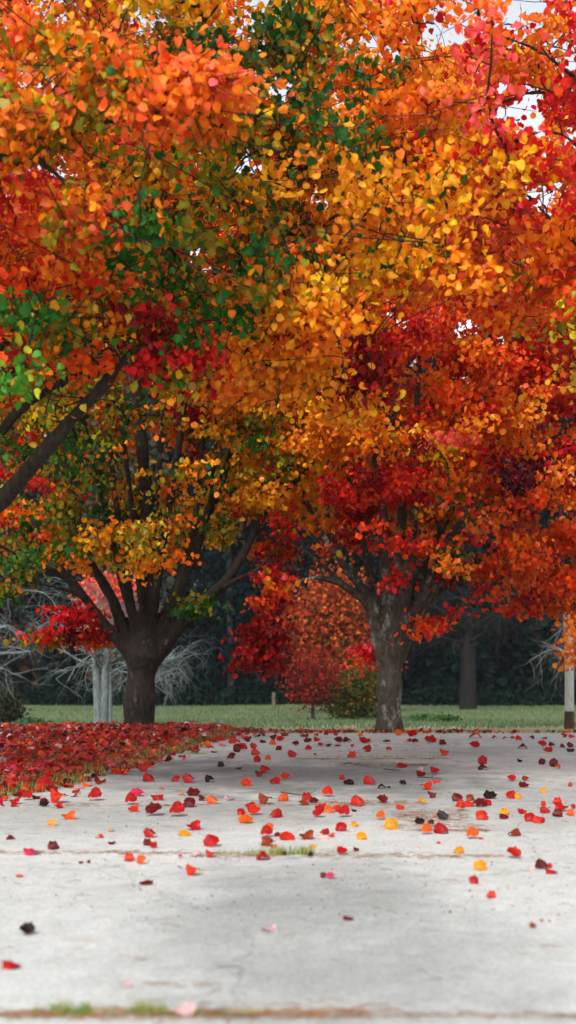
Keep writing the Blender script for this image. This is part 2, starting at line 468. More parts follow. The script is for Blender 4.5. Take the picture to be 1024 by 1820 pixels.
# concrete slabs with open joints
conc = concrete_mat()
JOINTS = [-14.5, -10.0, -5.6, -1.2, 3.85, 6.94, 9.17, 12.38, 13.75, 15.6, 17.75]
def jx(y0, x): return y0 + .012 * np.sin(x * 5 + y0) + .009 * np.sin(x * 17 + 2 * y0) + .006 * np.sin(x * 41)
V, T = [], []; n = 0
for a, b in zip(JOINTS[:-1], JOINTS[1:]):
    cols = np.linspace(0, 1, 260)
    rows = []
    m = 12
    for t in np.linspace(0, 1, m):
        xl = edge_x(a * (1 - t) + b * t); xr = 14.0
        x = xl + (xr - xl) * cols ** 1.6
        gap = .010 if b < 17 else .0
        y = (jx(a, x) + .010) * (1 - t) + (jx(b, x) - gap) * t
        rows.append(np.stack([x, y, np.zeros_like(x)], -1))
    top = np.array(rows)
    tilt = rng.normal() * .0025
    top[:, :, 2] += (np.linspace(-1, 1, m)[:, None] * tilt) + .004
    R = top.reshape(-1, 3); k = 260
    lowf = top[0].copy(); lowf[:, 2] -= .04; lowb = top[-1].copy(); lowb[:, 2] -= .06; 
    lowl = top[:, 0].copy(); lowl[:, 2] -= .05
    i = np.arange(m - 1)[:, None] * k; j = np.arange(k - 1)[None]
    q = np.stack([i + j, i + j + 1, i + k + j + 1, i + k + j], -1).reshape(-1, 4)
    V.append(R); T.append(q + n); s0 = n; n += len(R)
    for low, idx in ((lowf, np.arange(k)), (lowb, (m - 1) * k + np.arange(k)), (lowl, np.arange(m) * k)):
        V.append(low); ii = np.arange(len(low) - 1)
        T.append(np.stack([idx[ii] + s0, n + ii, n + ii + 1, idx[ii + 1] + s0], -1)); n += len(low)
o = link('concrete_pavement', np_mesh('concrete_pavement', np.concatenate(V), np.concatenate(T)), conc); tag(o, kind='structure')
# dirt bed seen in the joints
dm = plain('joint_dirt', (.30, .26, .21), .95, .6, 22)
grid_sheet('joint_soil', np.linspace(-4.2, 14, 40), np.linspace(-14.5, 17.6, 60), lambda X, Y: np.where(X > edge_x(Y) + .03, -.003 + .003 * np.sin(X * 3.3), -.05), dm)

# ---------------------------------------------------------------- fallen leaves on the concrete
LEAFCOL = {  # front colour, back colour
 'r': (srgb(172, 12, 10), srgb(176, 60, 62)), 's': (srgb(200, 40, 12), srgb(200, 84, 70)), 'd': (srgb(98, 6, 10), srgb(120, 44, 52)),
 'k': (srgb(34, 8, 10), srgb(70, 30, 34)), 'o': (srgb(218, 86, 12), srgb(220, 130, 80)), 'y': (srgb(226, 146, 18), srgb(226, 180, 96)),
 'b': (srgb(136, 48, 14), srgb(150, 84, 52)), 'm': (srgb(204, 44, 84), srgb(206, 110, 140)), 'w': (srgb(222, 178, 178), srgb(232, 196, 196)),
}
CNAME = {'r': 'red', 's': 'orange-red', 'd': 'dark red', 'k': 'blackish maroon', 'o': 'orange', 'y': 'golden yellow', 'b': 'brown', 'm': 'magenta', 'w': 'pale pink'}
LM = {k: leaf_mat('fallen_leaf_' + CNAME[k].replace(' ', '_').replace('-', '_'), trans=.18, color=a, back=tuple(.75 * p_ + .25 * q_ for p_, q_ in zip(a, b)), rough=.5, spec=.28) for k, (a, b) in LEAFCOL.items()}

def leaf_shape(seed, hw):
    "a curled leaf about 1 wide standing hw high; base rests on z=0"
    r = np.random.default_rng(seed)
    nr, na = 5, 28
    th = np.arange(na) / na * 2 * math.pi
    # rounded cordate, coarsely toothed outline, tip at th = pi/2
    out = 1 + .14 * np.cos(th - math.pi / 2) ** 3 + .045 * np.cos(5 * (th - math.pi / 2)) + .05 * np.cos(3 * (th - math.pi / 2)) * r.uniform(.2, 1.3)
    out += .04 * (np.arange(na) % 2) + r.normal(size=na) * .04
    ca = np.sort(r.uniform(0, 2 * math.pi, 7)); ca = np.linspace(0, 2 * math.pi, 7, endpoint=False) + r.normal(size=7) * .25
    dth = np.abs((th[:, None] - ca[None] + math.pi) % (2 * math.pi) - math.pi)
    out = .86 + (r.uniform(.1, .26, 7)[None] * np.exp(-dth / .22)).max(1) + .12 * np.cos(th - math.pi / 2) ** 3 + r.normal(size=na) * .025
    out -= .16 * np.exp(-((th - 1.5 * math.pi) / .25) ** 2)
    rr = np.linspace(0, 1, nr + 1)[1:]
    X = [0]; Y = [0]; R = [0]; A = [0]
    for q in rr:
        X += list(q * out * np.cos(th)); Y += list(q * out * np.sin(th)); R += [q] * na; A += list(th)
    X = np.array(X) * .5; Y = np.array(Y) * .5; R = np.array(R); A = np.array(A)
    c1, c2 = r.uniform(.2, 1.3), r.uniform(-.35, .7)
    sg = -1 if r.uniform() < .7 else 1
    Z = sg * (c1 * X ** 2 + c2 * Y ** 2) + .11 * R ** 2 * np.sin(2 * A + r.uniform(0, 6)) * r.uniform(.3, 1.2) + .035 * R ** 3 * np.sin(5 * A + r.uniform(0, 6)) + .02 * R ** 3 * np.sin(9 * A + r.uniform(0, 6))
    Z += -r.uniform(0, .8) * np.abs(X) * (r.uniform() < .6) + .02 * R ** 2 * np.sin(A * 7 + 9 * R)
    Fq = []
    for j in range(na): Fq.append((0, 1 + j, 1 + (j + 1) % na))
    for i in range(nr - 1):
        for j in range(na):
            a = 1 + i * na + j; b = 1 + i * na + (j + 1) % na; Fq.append((b, a, b + na)); Fq.append((b + na, a, a + na))
    V = np.stack([X, Y, Z], -1)
    # petiole
    k0 = len(V); L = r.uniform(.35, .7); bend = r.uniform(-.4, .4)
    if r.uniform() < .75:
        sp = []
        for t in np.linspace(0, 1, 5):
            c = np.array([bend * t * t * L, -.38 - L * t, .02 + .25 * t * t * L])
            for aa in range(3): sp.append(c + .013 * np.array([math.cos(aa * 2.1), 0, math.sin(aa * 2.1)]))
        V = np.vstack([V, sp])
        for i in range(4):
            for j in range(3):
                a = k0 + i * 3 + j; b = k0 + i * 3 + (j + 1) % 3; Fq.append((a, b, b + 3)); Fq.append((a, b + 3, a + 3))
    rz = r.uniform(0, 2 * math.pi); c, s = math.cos(rz), math.sin(rz)
    V = V @ np.array([[c, s, 0], [-s, c, 0], [0, 0, 1]])
    tilt = math.asin(min(.97, max(.04, hw * 1.0 - .08))) * (1 if r.uniform() < .8 else 1)
    c, s = math.cos(tilt), math.sin(tilt)
    V = V @ np.array([[1, 0, 0], [0, c, s], [0, -s, c]])
    blade = V[:k0]
    V[:, 0] -= (blade[:, 0].max() + blade[:, 0].min()) / 2
    V[:, 1] -= blade[:, 1].mean()
    sc = 1.0 / (blade[:, 0].max() - blade[:, 0].min()); V = V * sc
    V[:, 2] -= np.percentile(V[:, 2], 3)
    return V, np.array(Fq)
_cache = {}
def fallen_leaf(col, hw, var):
    hb = min(4, int(hw / .22)); key = (col, hb, var)
    if key not in _cache:
        V, Fq = leaf_shape(var * 31 + hb * 7 + 5, (hb + .5) * .22)
        me = np_mesh('fallen_leaf', V, Fq, smooth=True); me.materials.append(LM[col]); _cache[key] = me
    return _cache[key]

# px, base row, width, height, colour
LV = """120 1383 22 20 r;77 1405 26 22 r;98 1390 16 10 d;123 1396 20 12 d;141 1402 20 7 w;48 1423 19 13 r;64 1421 20 8 d;78 1428 16 9 d;103 1428 32 17 s;104 1437 16 9 r;26 1434 14 9 r
168 1424 25 17 r;243 1416 26 17 m;233 1431 22 17 r;237 1443 20 10 s;280 1423 22 9 r;274 1450 30 15 d;122 1457 24 14 o;255 1372 26 14 r;264 1390 22 15 r;249 1358 18 11 d;286 1346 14 9 d;267 1336 10 13 r;287 1405 10 4 o;218 1367 20 14 d
312 1390 16 13 r;336 1392 24 18 r;371 1391 18 15 k;437 1398 20 15 s;461 1381 16 9 d;471 1375 20 16 r;489 1394 22 14 r;508 1386 17 11 s;345 1415 26 13 d;323 1414 12 5 y;335 1435 24 18 d;360 1424 14 7 d;378 1430 22 15 o;408 1423 22 4 w
393 1363 13 9 k;424 1368 11 3 d;411 1349 16 13 d;423 1338 18 16 d;432 1332 16 12 r;452 1331 15 12 r;455 1343 18 14 s;457 1355 14 13 r;476 1354 12 8 o;440 1319 14 7 d;467 1321 12 7 d;485 1315 14 9 d;485 1324 13 10 o;499 1319 15 9 r;496 1334 12 8 d;525 1326 13 6 d;521 1347 19 13 r
506 1309 14 5 b;455 1308 12 5 s;467 1309 10 4 b;440 1306 9 5 b;423 1304 9 5 s;411 1304 9 5 b;393 1317 17 9 s;366 1329 18 11 o;363 1320 14 9 d;373 1310 14 8 d;328 1319 14 8 r;294 1324 14 12 r;310 1327 10 5 m;417 1322 22 6 s;471 1430 26 17 b;502 1425 22 15 o;446 1436 20 13 r
314 1452 28 20 r;490 1454 24 16 r;452 1449 24 13 s;437 1464 28 18 o;428 1449 16 11 r;541 1310 18 7 b;548 1320 16 9 d;562 1309 10 6 s;564 1318 13 7 r;580 1309 9 6 b;597 1310 9 6 s;601 1321 16 8 d;617 1319 16 5 d;570 1327 10 6 r;583 1327 14 5 d;600 1327 12 4 r;626 1328 8 5 r
640 1309 10 7 o;648 1321 22 12 r;652 1337 18 13 r;625 1347 17 14 s;691 1334 12 7 s;687 1319 14 6 d;548 1336 12 8 r;560 1343 6 4 r;714 1365 19 10 r;711 1307 16 8 o;734 1309 18 8 r;727 1319 10 8 r;738 1320 13 7 d;764 1320 24 11 r;787 1324 14 11 d;791 1305 9 4 b
790 1344 18 10 s;772 1376 18 8 r;746 1372 16 5 w;748 1383 18 9 d;775 1393 14 6 s;758 1405 22 13 s;716 1395 14 9 k;658 1395 24 18 r;608 1386 12 8 r;620 1395 20 10 k;679 1402 16 5 k;690 1401 8 3 k;582 1417 20 14 s;547 1424 22 18 r;540 1432 20 10 b;558 1428 18 8 d
636 1433 27 18 s;679 1428 20 9 d;711 1439 16 9 s;749 1426 14 8 y;768 1419 17 11 d;570 1441 22 13 r;585 1445 18 12 o;601 1443 20 12 s;566 1453 20 10 r;611 1453 22 15 r;629 1443 12 4 k;676 1458 17 13 o;789 1458 24 18 k;773 1454 8 5 o;605 1478 22 18 r
845 1312 24 8 s;880 1313 12 5 r;898 1314 10 4 b;911 1313 9 5 r;922 1319 12 10 s;945 1314 10 5 d;967 1314 11 4 b;1003 1311 12 6 r;1016 1312 12 7 s;843 1331 19 9 r;930 1331 17 7 d;963 1328 16 9 r;974 1337 18 11 r;981 1326 12 4 d;1000 1329 9 8 d;1015 1329 14 10 d;1014 1337 14 4 k
812 1355 12 5 w;858 1358 18 19 r;859 1369 20 6 d;963 1359 13 13 d;985 1363 18 16 d;992 1367 12 9 o;924 1355 10 5 k;909 1389 16 10 r;931 1400 19 11 d;934 1389 13 6 b;1014 1399 9 9 r;965 1410 12 8 y;813 1425 21 17 d;819 1442 18 17 s;833 1434 20 12 s;837 1424 16 12 b;854 1434 26 16 d;872 1420 26 16 k
866 1433 16 11 r;908 1420 20 14 r;922 1421 14 12 y;966 1432 11 8 s;970 1446 20 15 r;991 1430 18 14 s;998 1442 24 14 r;991 1452 20 14 d;1014 1450 16 11 o;1020 1438 10 12 r;858 1458 24 16 s;898 1449 18 15 y;895 1456 18 9 d;928 1447 17 9 r;943 1461 22 18 r;956 1464 18 14 s;964 1463 12 11 r
92 1469 18 10 y;177 1491 16 7 o;198 1479 14 3 y;19 1493 18 3 d;95 1511 22 16 d;199 1502 16 5 d;55 1520 30 12 m;267 1490 24 17 r;263 1504 18 15 d;272 1509 16 9 r;230 1531 20 14 s;251 1537 18 17 o;144 1536 9 3 d;157 1535 8 5 d;35 1560 14 6 o;260 1573 24 10 d
344 1476 26 15 r;328 1487 22 10 y;376 1506 30 26 r;374 1525 18 9 r;352 1523 20 5 w;320 1525 8 4 m;474 1489 22 15 r;480 1475 15 8 o;509 1494 30 19 s;492 1488 12 9 d;545 1493 26 17 b;477 1505 26 12 b;487 1510 12 7 s;467 1529 26 7 r;342 1557 26 16 s
577 1487 19 16 r;589 1489 12 7 s;575 1493 18 4 w;642 1494 20 17 y;631 1470 14 10 y;697 1475 27 18 y;759 1484 20 14 o;784 1483 28 21 r;747 1465 20 12 k;765 1465 14 6 d;556 1509 14 8 y;608 1520 20 9 r;633 1515 11 7 d;552 1523 10 7 k;504 1521 10 6 k;575 1562 12 11 d;588 1563 15 9 m
780 1501 8 4 r;743 1509 10 3 w;840 1492 22 16 o;855 1493 10 4 s;914 1487 24 9 b;815 1519 20 17 y;855 1548 25 21 y;913 1526 26 15 r;843 1572 18 17 r;873 1597 18 14 s;962 1545 24 17 d;976 1544 12 8 r;980 1554 22 7 r;945 1549 12 4 w
619 1637 20 5 d;948 1651 14 11 b;962 1640 7 4 r;977 1640 5 3 r;48 1663 28 15 k;20 1723 34 10 r;478 1656 32 6 w;330 1806 38 20 w;225 1757 20 5 w"""
rows = []
for ln in LV.split('\n'):
    for it in ln.split(';'):
        a, b, c, d, e = it.split(); rows.append((float(a), float(b), float(c), float(d), e))
ZONES = [(1322, 'at the far edge of the concrete'), (1350, 'on the concrete just before the far edge'), (1377, 'behind the dark patch of concrete'),
         (1408, 'on the dark patch of concrete'), (1432, 'on the concrete short of the dark patch'), (1462, 'in the thick band of scattered leaves on concrete'),
         (1512, 'on concrete just behind the long grassy joint'), (1580, 'at or just before the long grassy joint'), (1900, 'on the nearest concrete slab')]
ORD = ['', 'second ', 'third ', 'fourth ', 'fifth ', 'sixth ', 'seventh ', 'eighth ', 'ninth ', 'tenth ', 'eleventh ', 'twelfth ', 'thirteenth ', 'fourteenth ', 'fifteenth ', 'sixteenth ']
def zone(y): return next(i for i, (m, _) in enumerate(ZONES) if y < m)
groups = {}
for i, r in enumerate(rows): groups.setdefault((zone(r[1]), r[4]), []).append(i)
labels = {}
for (z, c), ids in groups.items():
    ids.sort(key=lambda i: rows[i][0])
    for k, i in enumerate(ids):
        h = rows[i][3] / rows[i][2]
        st = 'flat' if h < .42 else ('curled' if h < .66 else 'upright')
        if len(ids) == 1: labels[i] = f'only {CNAME[c]} leaf ({st}) {ZONES[z][1]}'
        elif k == 0: labels[i] = f'leftmost {CNAME[c]} leaf ({st}) {ZONES[z][1]}'
        elif k == len(ids) - 1: labels[i] = f'rightmost {CNAME[c]} leaf ({st}) {ZONES[z][1]}'
        else: labels[i] = f'{ORD[k]}{CNAME[c]} leaf from left ({st}) {ZONES[z][1]}'
for i, (px, py, wp, hp, c) in enumerate(rows):
    d = F * H / (py - HZ)
    if d > 17.7: d = 17.7
    x = (px - 512) / F * d
    o = bpy.data.objects.new('fallen_leaf', fallen_leaf(c, hp / wp, int(rng.integers(0, 6)))); COL.objects.link(o)
    z0 = .005 if x > edge_x(d) else float(ground_z(x, d)) + .01
    s = wp * d / F
    o.location = (x, d, z0); o.scale = (s * (1 if rng.uniform() < .5 else -1), s, s)
    o.rotation_euler = (0, 0, rng.uniform(-.35, .35))
    tag(o, labels[i], 'leaf', 'leaves scattered on the concrete')

# leaf litter over the left lawn
N = 8200
yy = rng.uniform(8.4, 18.9, N); xx = edge_x(yy) + .16 - rng.gamma(1.5, 1.3, N) + .5 * rng.uniform(size=N) ** 12
back = .55 * (xx < -1) ; keep = (xx > -6.5) & (yy < 18.9)
xx, yy = xx[keep], yy[keep]
# a looser fringe towards the concrete and bare grass specks
fr = np.clip((edge_x(yy) - xx + .1) / .5, -.35, 1); pn = np.sin(xx * 5.1 + yy * 1.3) * np.sin(yy * 3.7 - xx)
keep = rng.uniform(size=len(xx)) < (.5 + .5 * fr) * np.where(pn > .75, .5, 1)
xx, yy = xx[keep], yy[keep]
zz = ground_z(xx, yy) + rng.uniform(.0, .05, len(xx)) * np.clip((edge_x(yy) - xx) / .4, .15, 1)
px_, py_ = proj(np.stack([xx, yy, zz], -1))
vis = (px_ > 2) & (px_ < 1020) & (yy < 13.2)
cand = np.where(vis)[0]; cand = cand[np.argsort(yy[cand])]
n_ind = max(0, 296 - len(rows) - 2); 
cand = cand[np.linspace(0, len(cand) - 1, len(cand)).astype(int)][:n_ind]
CS = 'rrrrrrrssddsokmobwm'
used = np.zeros(len(xx), bool); used[cand] = True
for i in cand:
    c = CS[rng.integers(0, len(CS))]
    o = bpy.data.objects.new('fallen_leaf', fallen_leaf(c, rng.uniform(.2, .9), int(rng.integers(0, 6)))); COL.objects.link(o)
    s = rng.uniform(.065, .10); o.location = (xx[i], yy[i], zz[i] + .012); o.scale = (s, s, s); o.rotation_euler = (rng.uniform(-.3, .3), rng.uniform(-.3, .3), rng.uniform(0, 6.28))
    tag(o, f'{CNAME[c]} leaf lying in the near fringe of the leaf-covered lawn', 'leaf', f'{CNAME[c]} leaves in the near fringe of the lawn litter')
# the rest as one litter layer, built from the same curled leaf shapes
shapes = [leaf_shape(900 + k, h) for k, h in enumerate([.15, .3, .45, .6, .8, .5])]
Vs, Ts, Ks = [], [], []; n = 0
PAL = {k: np.array(v[0]) for k, v in LEAFCOL.items()}
# extra thin litter round the far tree feet and along the far concrete edge
ex_y = np.concatenate([rng.normal(18.15, .22, 150), rng.uniform(17.6, 18.1, 150), 18.0 + rng.gamma(1, .25, 120)]); ex_x = np.concatenate([rng.normal(1.5, .7, 150), rng.uniform(-1, 6, 150), rng.uniform(-1.2, 1, 120)])
ax = np.concatenate([xx[~used], ex_x]); ay = np.concatenate([yy[~used], ex_y]); az = np.concatenate([zz[~used], np.where(ex_y < 17.9, .005, ground_z(ex_x, ex_y) + .005)])
ext = np.concatenate([np.zeros((~used).sum(), bool), np.ones(len(ex_y), bool)])
for i in range(len(ax)):
    V, Fq = shapes[i % 6]
    if i % 6 == 0: pass
    a = rng.uniform(0, 6.28); s = rng.uniform(.06, .10) * (.75 if ext[i] else 1)
    ca, sa = math.cos(a), math.sin(a)
    W = V * s; W = np.stack([W[:, 0] * ca - W[:, 1] * sa, W[:, 0] * sa + W[:, 1] * ca, W[:, 2]], -1)
    ti = rng.uniform(-.5, .5); c_, s_ = math.cos(ti), math.sin(ti)
    W = np.stack([W[:, 0] * c_ - W[:, 2] * s_, W[:, 1], W[:, 0] * s_ + W[:, 2] * c_], -1)
    Vs.append(W + [ax[i], ay[i], az[i] + .01]); Ts.append(Fq + n); n += len(V)
    c = ('rdbbsodk' if ext[i] else CS)[rng.integers(0, 8 if ext[i] else len(CS))]
    Ks.append(np.repeat((PAL[c] * rng.uniform(.7, 1.2))[None], len(V), 0))
o = link('leaf_litter', np_mesh('leaf_litter', np.concatenate(Vs), np.concatenate(Ts), np.concatenate(Ks), smooth=True), leaf_mat('litter_leaves', trans=.2, rough=.42, spec=.4))
tag(o, 'thick litter of red leaves over the lawn beside the concrete', 'leaf litter', kind='stuff')

# ---------------------------------------------------------------- grass, needles, twigs
def blades(name, X, Y, Z, hgt, wid, cols, lean=.4, label=None, cat='grass'):
    n = len(X); a = rng.uniform(0, 6.28, n); L = hgt * rng.uniform(.5, 1.2, n)
    dx, dy = np.cos(a), np.sin(a); ln = rng.uniform(0, lean, n) * L; la = rng.uniform(0, 6.28, n)
    b0 = np.stack([X - dx * wid / 2, Y - dy * wid / 2, Z], -1); b1 = np.stack([X + dx * wid / 2, Y + dy * wid / 2, Z], -1)
    m = np.stack([X + np.cos(la) * ln * .35, Y + np.sin(la) * ln * .35, Z + L * .6], -1)
    m0 = m - np.stack([dx * wid * .35, dy * wid * .35, 0 * dx], -1); m1 = m + np.stack([dx * wid * .35, dy * wid * .35, 0 * dx], -1)
    t = np.stack([X + np.cos(la) * ln, Y + np.sin(la) * ln, Z + L], -1)
    V = np.stack([b0, b1, m1, m0, t], 1).reshape(-1, 3)
    T = (np.arange(n)[:, None, None] * 5 + np.array([[0, 1, 2], [0, 2, 3], [3, 2, 4]])[None]).reshape(-1, 3)
    ci = rng.integers(0, len(cols), n); K = np.repeat(np.array(cols)[ci] * rng.uniform(.7, 1.2, (n, 1)), 5, 0)
    o = link(name, np_mesh(name, V, T, K), attr_mat(name + '_blades', .7, .35)); tag(o, label, cat, kind='stuff'); return o
G1, G2, G3, G4 = srgb(98, 128, 48), srgb(136, 150, 74), srgb(176, 168, 110), srgb(72, 104, 40)
# left lawn through the litter
n_ = 26000; Y = rng.uniform(8.2, 19, n_); X = edge_x(Y) + .06 - rng.gamma(1.3, .8, n_)
blades('lawn_grass', X, Y, ground_z(X, Y), .085, .004, [G1, G2, G3, G4, G3], label='short grass showing through the red leaf litter')
# pale dry grass strip past the crest
n_ = 30000; Y = 17.9 + 11 * rng.uniform(0, 1, n_) ** 1.2; X = rng.uniform(-1, 1, n_) * (3 + Y * .28)
blades('dry_grass', X, Y, ground_z(X, Y) - .005, .045, .006, [srgb(170, 164, 128), srgb(146, 148, 104), srgb(186, 180, 146)], label='pale dry grass beyond the end of the concrete')
n_ = 50000; Y = 27 + 41 * rng.uniform(0, 1, n_); X = rng.uniform(-1, 1, n_) * (4 + Y * .3)
blades('far_grass', X, Y, ground_z(X, Y) - .01, .10, .02, [srgb(76, 100, 66), srgb(98, 116, 80), srgb(124, 130, 100), srgb(62, 88, 56)], label='mown grass of the far lawn')
# grass and needles in the joints: (px0, px1, row, blades, height)
JT = [(60, 300, 1805, 500, .038), (235, 290, 1803, 260, .05), (90, 160, 1804, 300, .05), (300, 480, 1806, 260, .03), (480, 640, 1806, 60, .02),
      (380, 470, 1519, 260, .04), (460, 560, 1519, 800, .055), (560, 900, 1522, 260, .022), (0, 380, 1518, 160, .018),
      (540, 640, 1347, 300, .03), (640, 790, 1347, 900, .04), (360, 390, 1342, 60, .03), (420, 500, 1311, 100, .04), (250, 370, 1341, 500, .05)]
gx, gy, gh = [], [], []
for a, b, r_, k, h_ in JT:
    d = F * H / (r_ - HZ); q = rng.uniform(a, b, k); cl = np.sin(q * .13) * .5 + .5
    keepq = rng.uniform(size=k) < .3 + .7 * cl; q = q[keepq]
    gx.append((q - 512) / F * d); gy.append(d + rng.normal(0, .012 + .0012 * d, len(q))); gh.append(np.full(len(q), h_))
gx, gy, gh = map(np.concatenate, (gx, gy, gh))
blades('joint_grass', gx, gy, np.full(len(gx), -.004), gh, .003, [srgb(120, 150, 50), srgb(92, 140, 40), srgb(176, 176, 100), srgb(190, 170, 120)], .7, 'tufts of grass growing in the concrete joints')
# brown pine needles and crumbs lying along the joints
nd = Tubes()
ND = [(-20, 650, 1807, 420, .03), (650, 1044, 1809, 60, .02), (0, 330, 1518, 130, .03), (330, 760, 1523, 200, .06), (760, 900, 1524, 50, .03), (600, 760, 1361, 180, .14),
      (520, 800, 1350, 240, .05), (560, 760, 1430, 220, .12), (700, 830, 1452, 240, .22), (680, 860, 1470, 120, .08), (740, 870, 1478, 120, .03), (100, 560, 1433, 120, .05),
      (0, 1024, 1560, 60, .4), (0, 1024, 1420, 260, 1.2), (0, 1024, 1700, 22, .4), (250, 700, 1795, 30, .05), (200, 400, 1757, 16, .03), (560, 820, 1322, 300, .5)]
for a, b, r_, k, sy in ND:
    d = F * H / (r_ - HZ)
    for _ in range(k):
        dd = min(d + rng.normal(0, sy), 17.6); x = (rng.uniform(a, b) - 512) / F * dd
        if x < edge_x(dd): continue
        an = rng.normal(0, .55); L = rng.uniform(.02, .09); v = np.array([math.cos(an), math.sin(an), 0]) * L / 2
        c = np.array([x, dd, rng.uniform(.005, .012)])
        nd.add(np.array([c - v, c + [0, 0, .003] + np.array([-v[1], v[0], 0]) * .15, c + v]), np.full(3, rng.uniform(.0006, .0014)), 3, cap=False)
o = link('pine_needles', nd.mesh('pine_needles'), plain('dry_needles', srgb(172, 122, 88), .8, .6, 4)); tag(o, 'brown pine needles caught along the joints and in patches', 'pine needles', kind='stuff')
# crumbs
V, T = [], []; n = 0
tet = np.array([[1, 0, -.3], [-.5, .8, -.3], [-.5, -.8, -.3], [0, 0, .6]]); tf = np.array([[0, 1, 3], [1, 2, 3], [2, 0, 3], [0, 2, 1]])
for _ in range(900):
    r_ = 1310 + 330 * rng.uniform() ** 1.5; d = F * H / (r_ - HZ); px = rng.uniform(-20, 1044); x = (px - 512) / F * d
    if x < edge_x(d) or d > 17.6: continue
    s = rng.uniform(.0015, .007); a = rng.uniform(0, 6.28); R = np.array([[math.cos(a), -math.sin(a), 0], [math.sin(a), math.cos(a), 0], [0, 0, 1]])
    V.append((tet * s * rng.uniform(.5, 1.5, 3)) @ R.T + [x, d, .006]); T.append(tf + n); n += 4
o = link('leaf_crumbs', np_mesh('leaf_crumbs', np.concatenate(V), np.concatenate(T)), plain('dark_crumbs', (.03, .018, .012), .8)); tag(o, 'dark crumbs of leaf and bark strewn over the concrete', 'debris', kind='stuff')
twm = plain('twig_bark', (.06, .045, .035), .8)
for pts, lab in (([(500, 1410), (520, 1413), (545, 1416), (556, 1417)], 'thin dark twig lying left of the cluster of red leaves'),
                 ([(611, 1359), (622, 1357), (632, 1361), (660, 1363)], 'forked pale brown twig lying on the pine needle patch'),
                 ([(682, 1368), (697, 1370), (712, 1371)], 'short black twig beside the needle patch'),
                 ([(753, 1383), (765, 1384), (785, 1386)], 'dark twig behind the dark red leaf right of centre')):
    tb = Tubes(); q = [((a - 512) / F * (F * H / (b - HZ)), F * H / (b - HZ), .010) for a, b in pts]
    tb.add(q, np.linspace(.005, .002, len(q)), 6, cap=False)
    m_ = len(q) // 2; tb.add([q[m_], (q[m_][0] + .06, q[m_][1] + .10, .03), (q[m_][0] + .08, q[m_][1] + .2, .035)], [.003, .002, .001], 5, cap=False)
    tag(link('twig', tb.mesh('twig'), twm), lab, 'twig')

# ---------------------------------------------------------------- the four coloured trees
LEAFM = leaf_mat('autumn_leaves', trans=.40, rough=.45, spec=.25)
def sample_crown(n, cx, cy, cz, rx, ry, rz, ok, shell=.45, mind=.22):
    out = []; tries = 0
    arr = np.zeros((n, 3)); k = 0
    while k < n and tries < n * 400:
        tries += 1
        v = rng.normal(size=3); v /= np.linalg.norm(v); r = (shell ** 3 + (1 - shell ** 3) * rng.uniform()) ** (1 / 3)
        lump = 1 + .10 * math.sin(5 * v[0] + 3 * v[2]) * math.cos(4 * v[1])
        p = np.array([cx + v[0] * r * rx * lump, cy + v[1] * r * ry * lump, cz + v[2] * r * rz * lump])
        if not ok(p): continue
        if k and np.min(np.sum((arr[:k] - p) ** 2, axis=1)) < mind ** 2: continue
        arr[k] = p; k += 1
    return arr[:k]
def seeds_px(txt, d):
    o = []
    for it in txt.strip().split('\n'):
        a, b, c, m = it.split(None, 3); o.append((P(float(a), float(b), d + float(c)), m))
    return o
def clear_of_gaps(p, sc=1.0):
    x, y = proj(p)
    return all((x - a) ** 2 + (y - b) ** 2 > (r * sc + 12) ** 2 for a, b, r in GAPS)

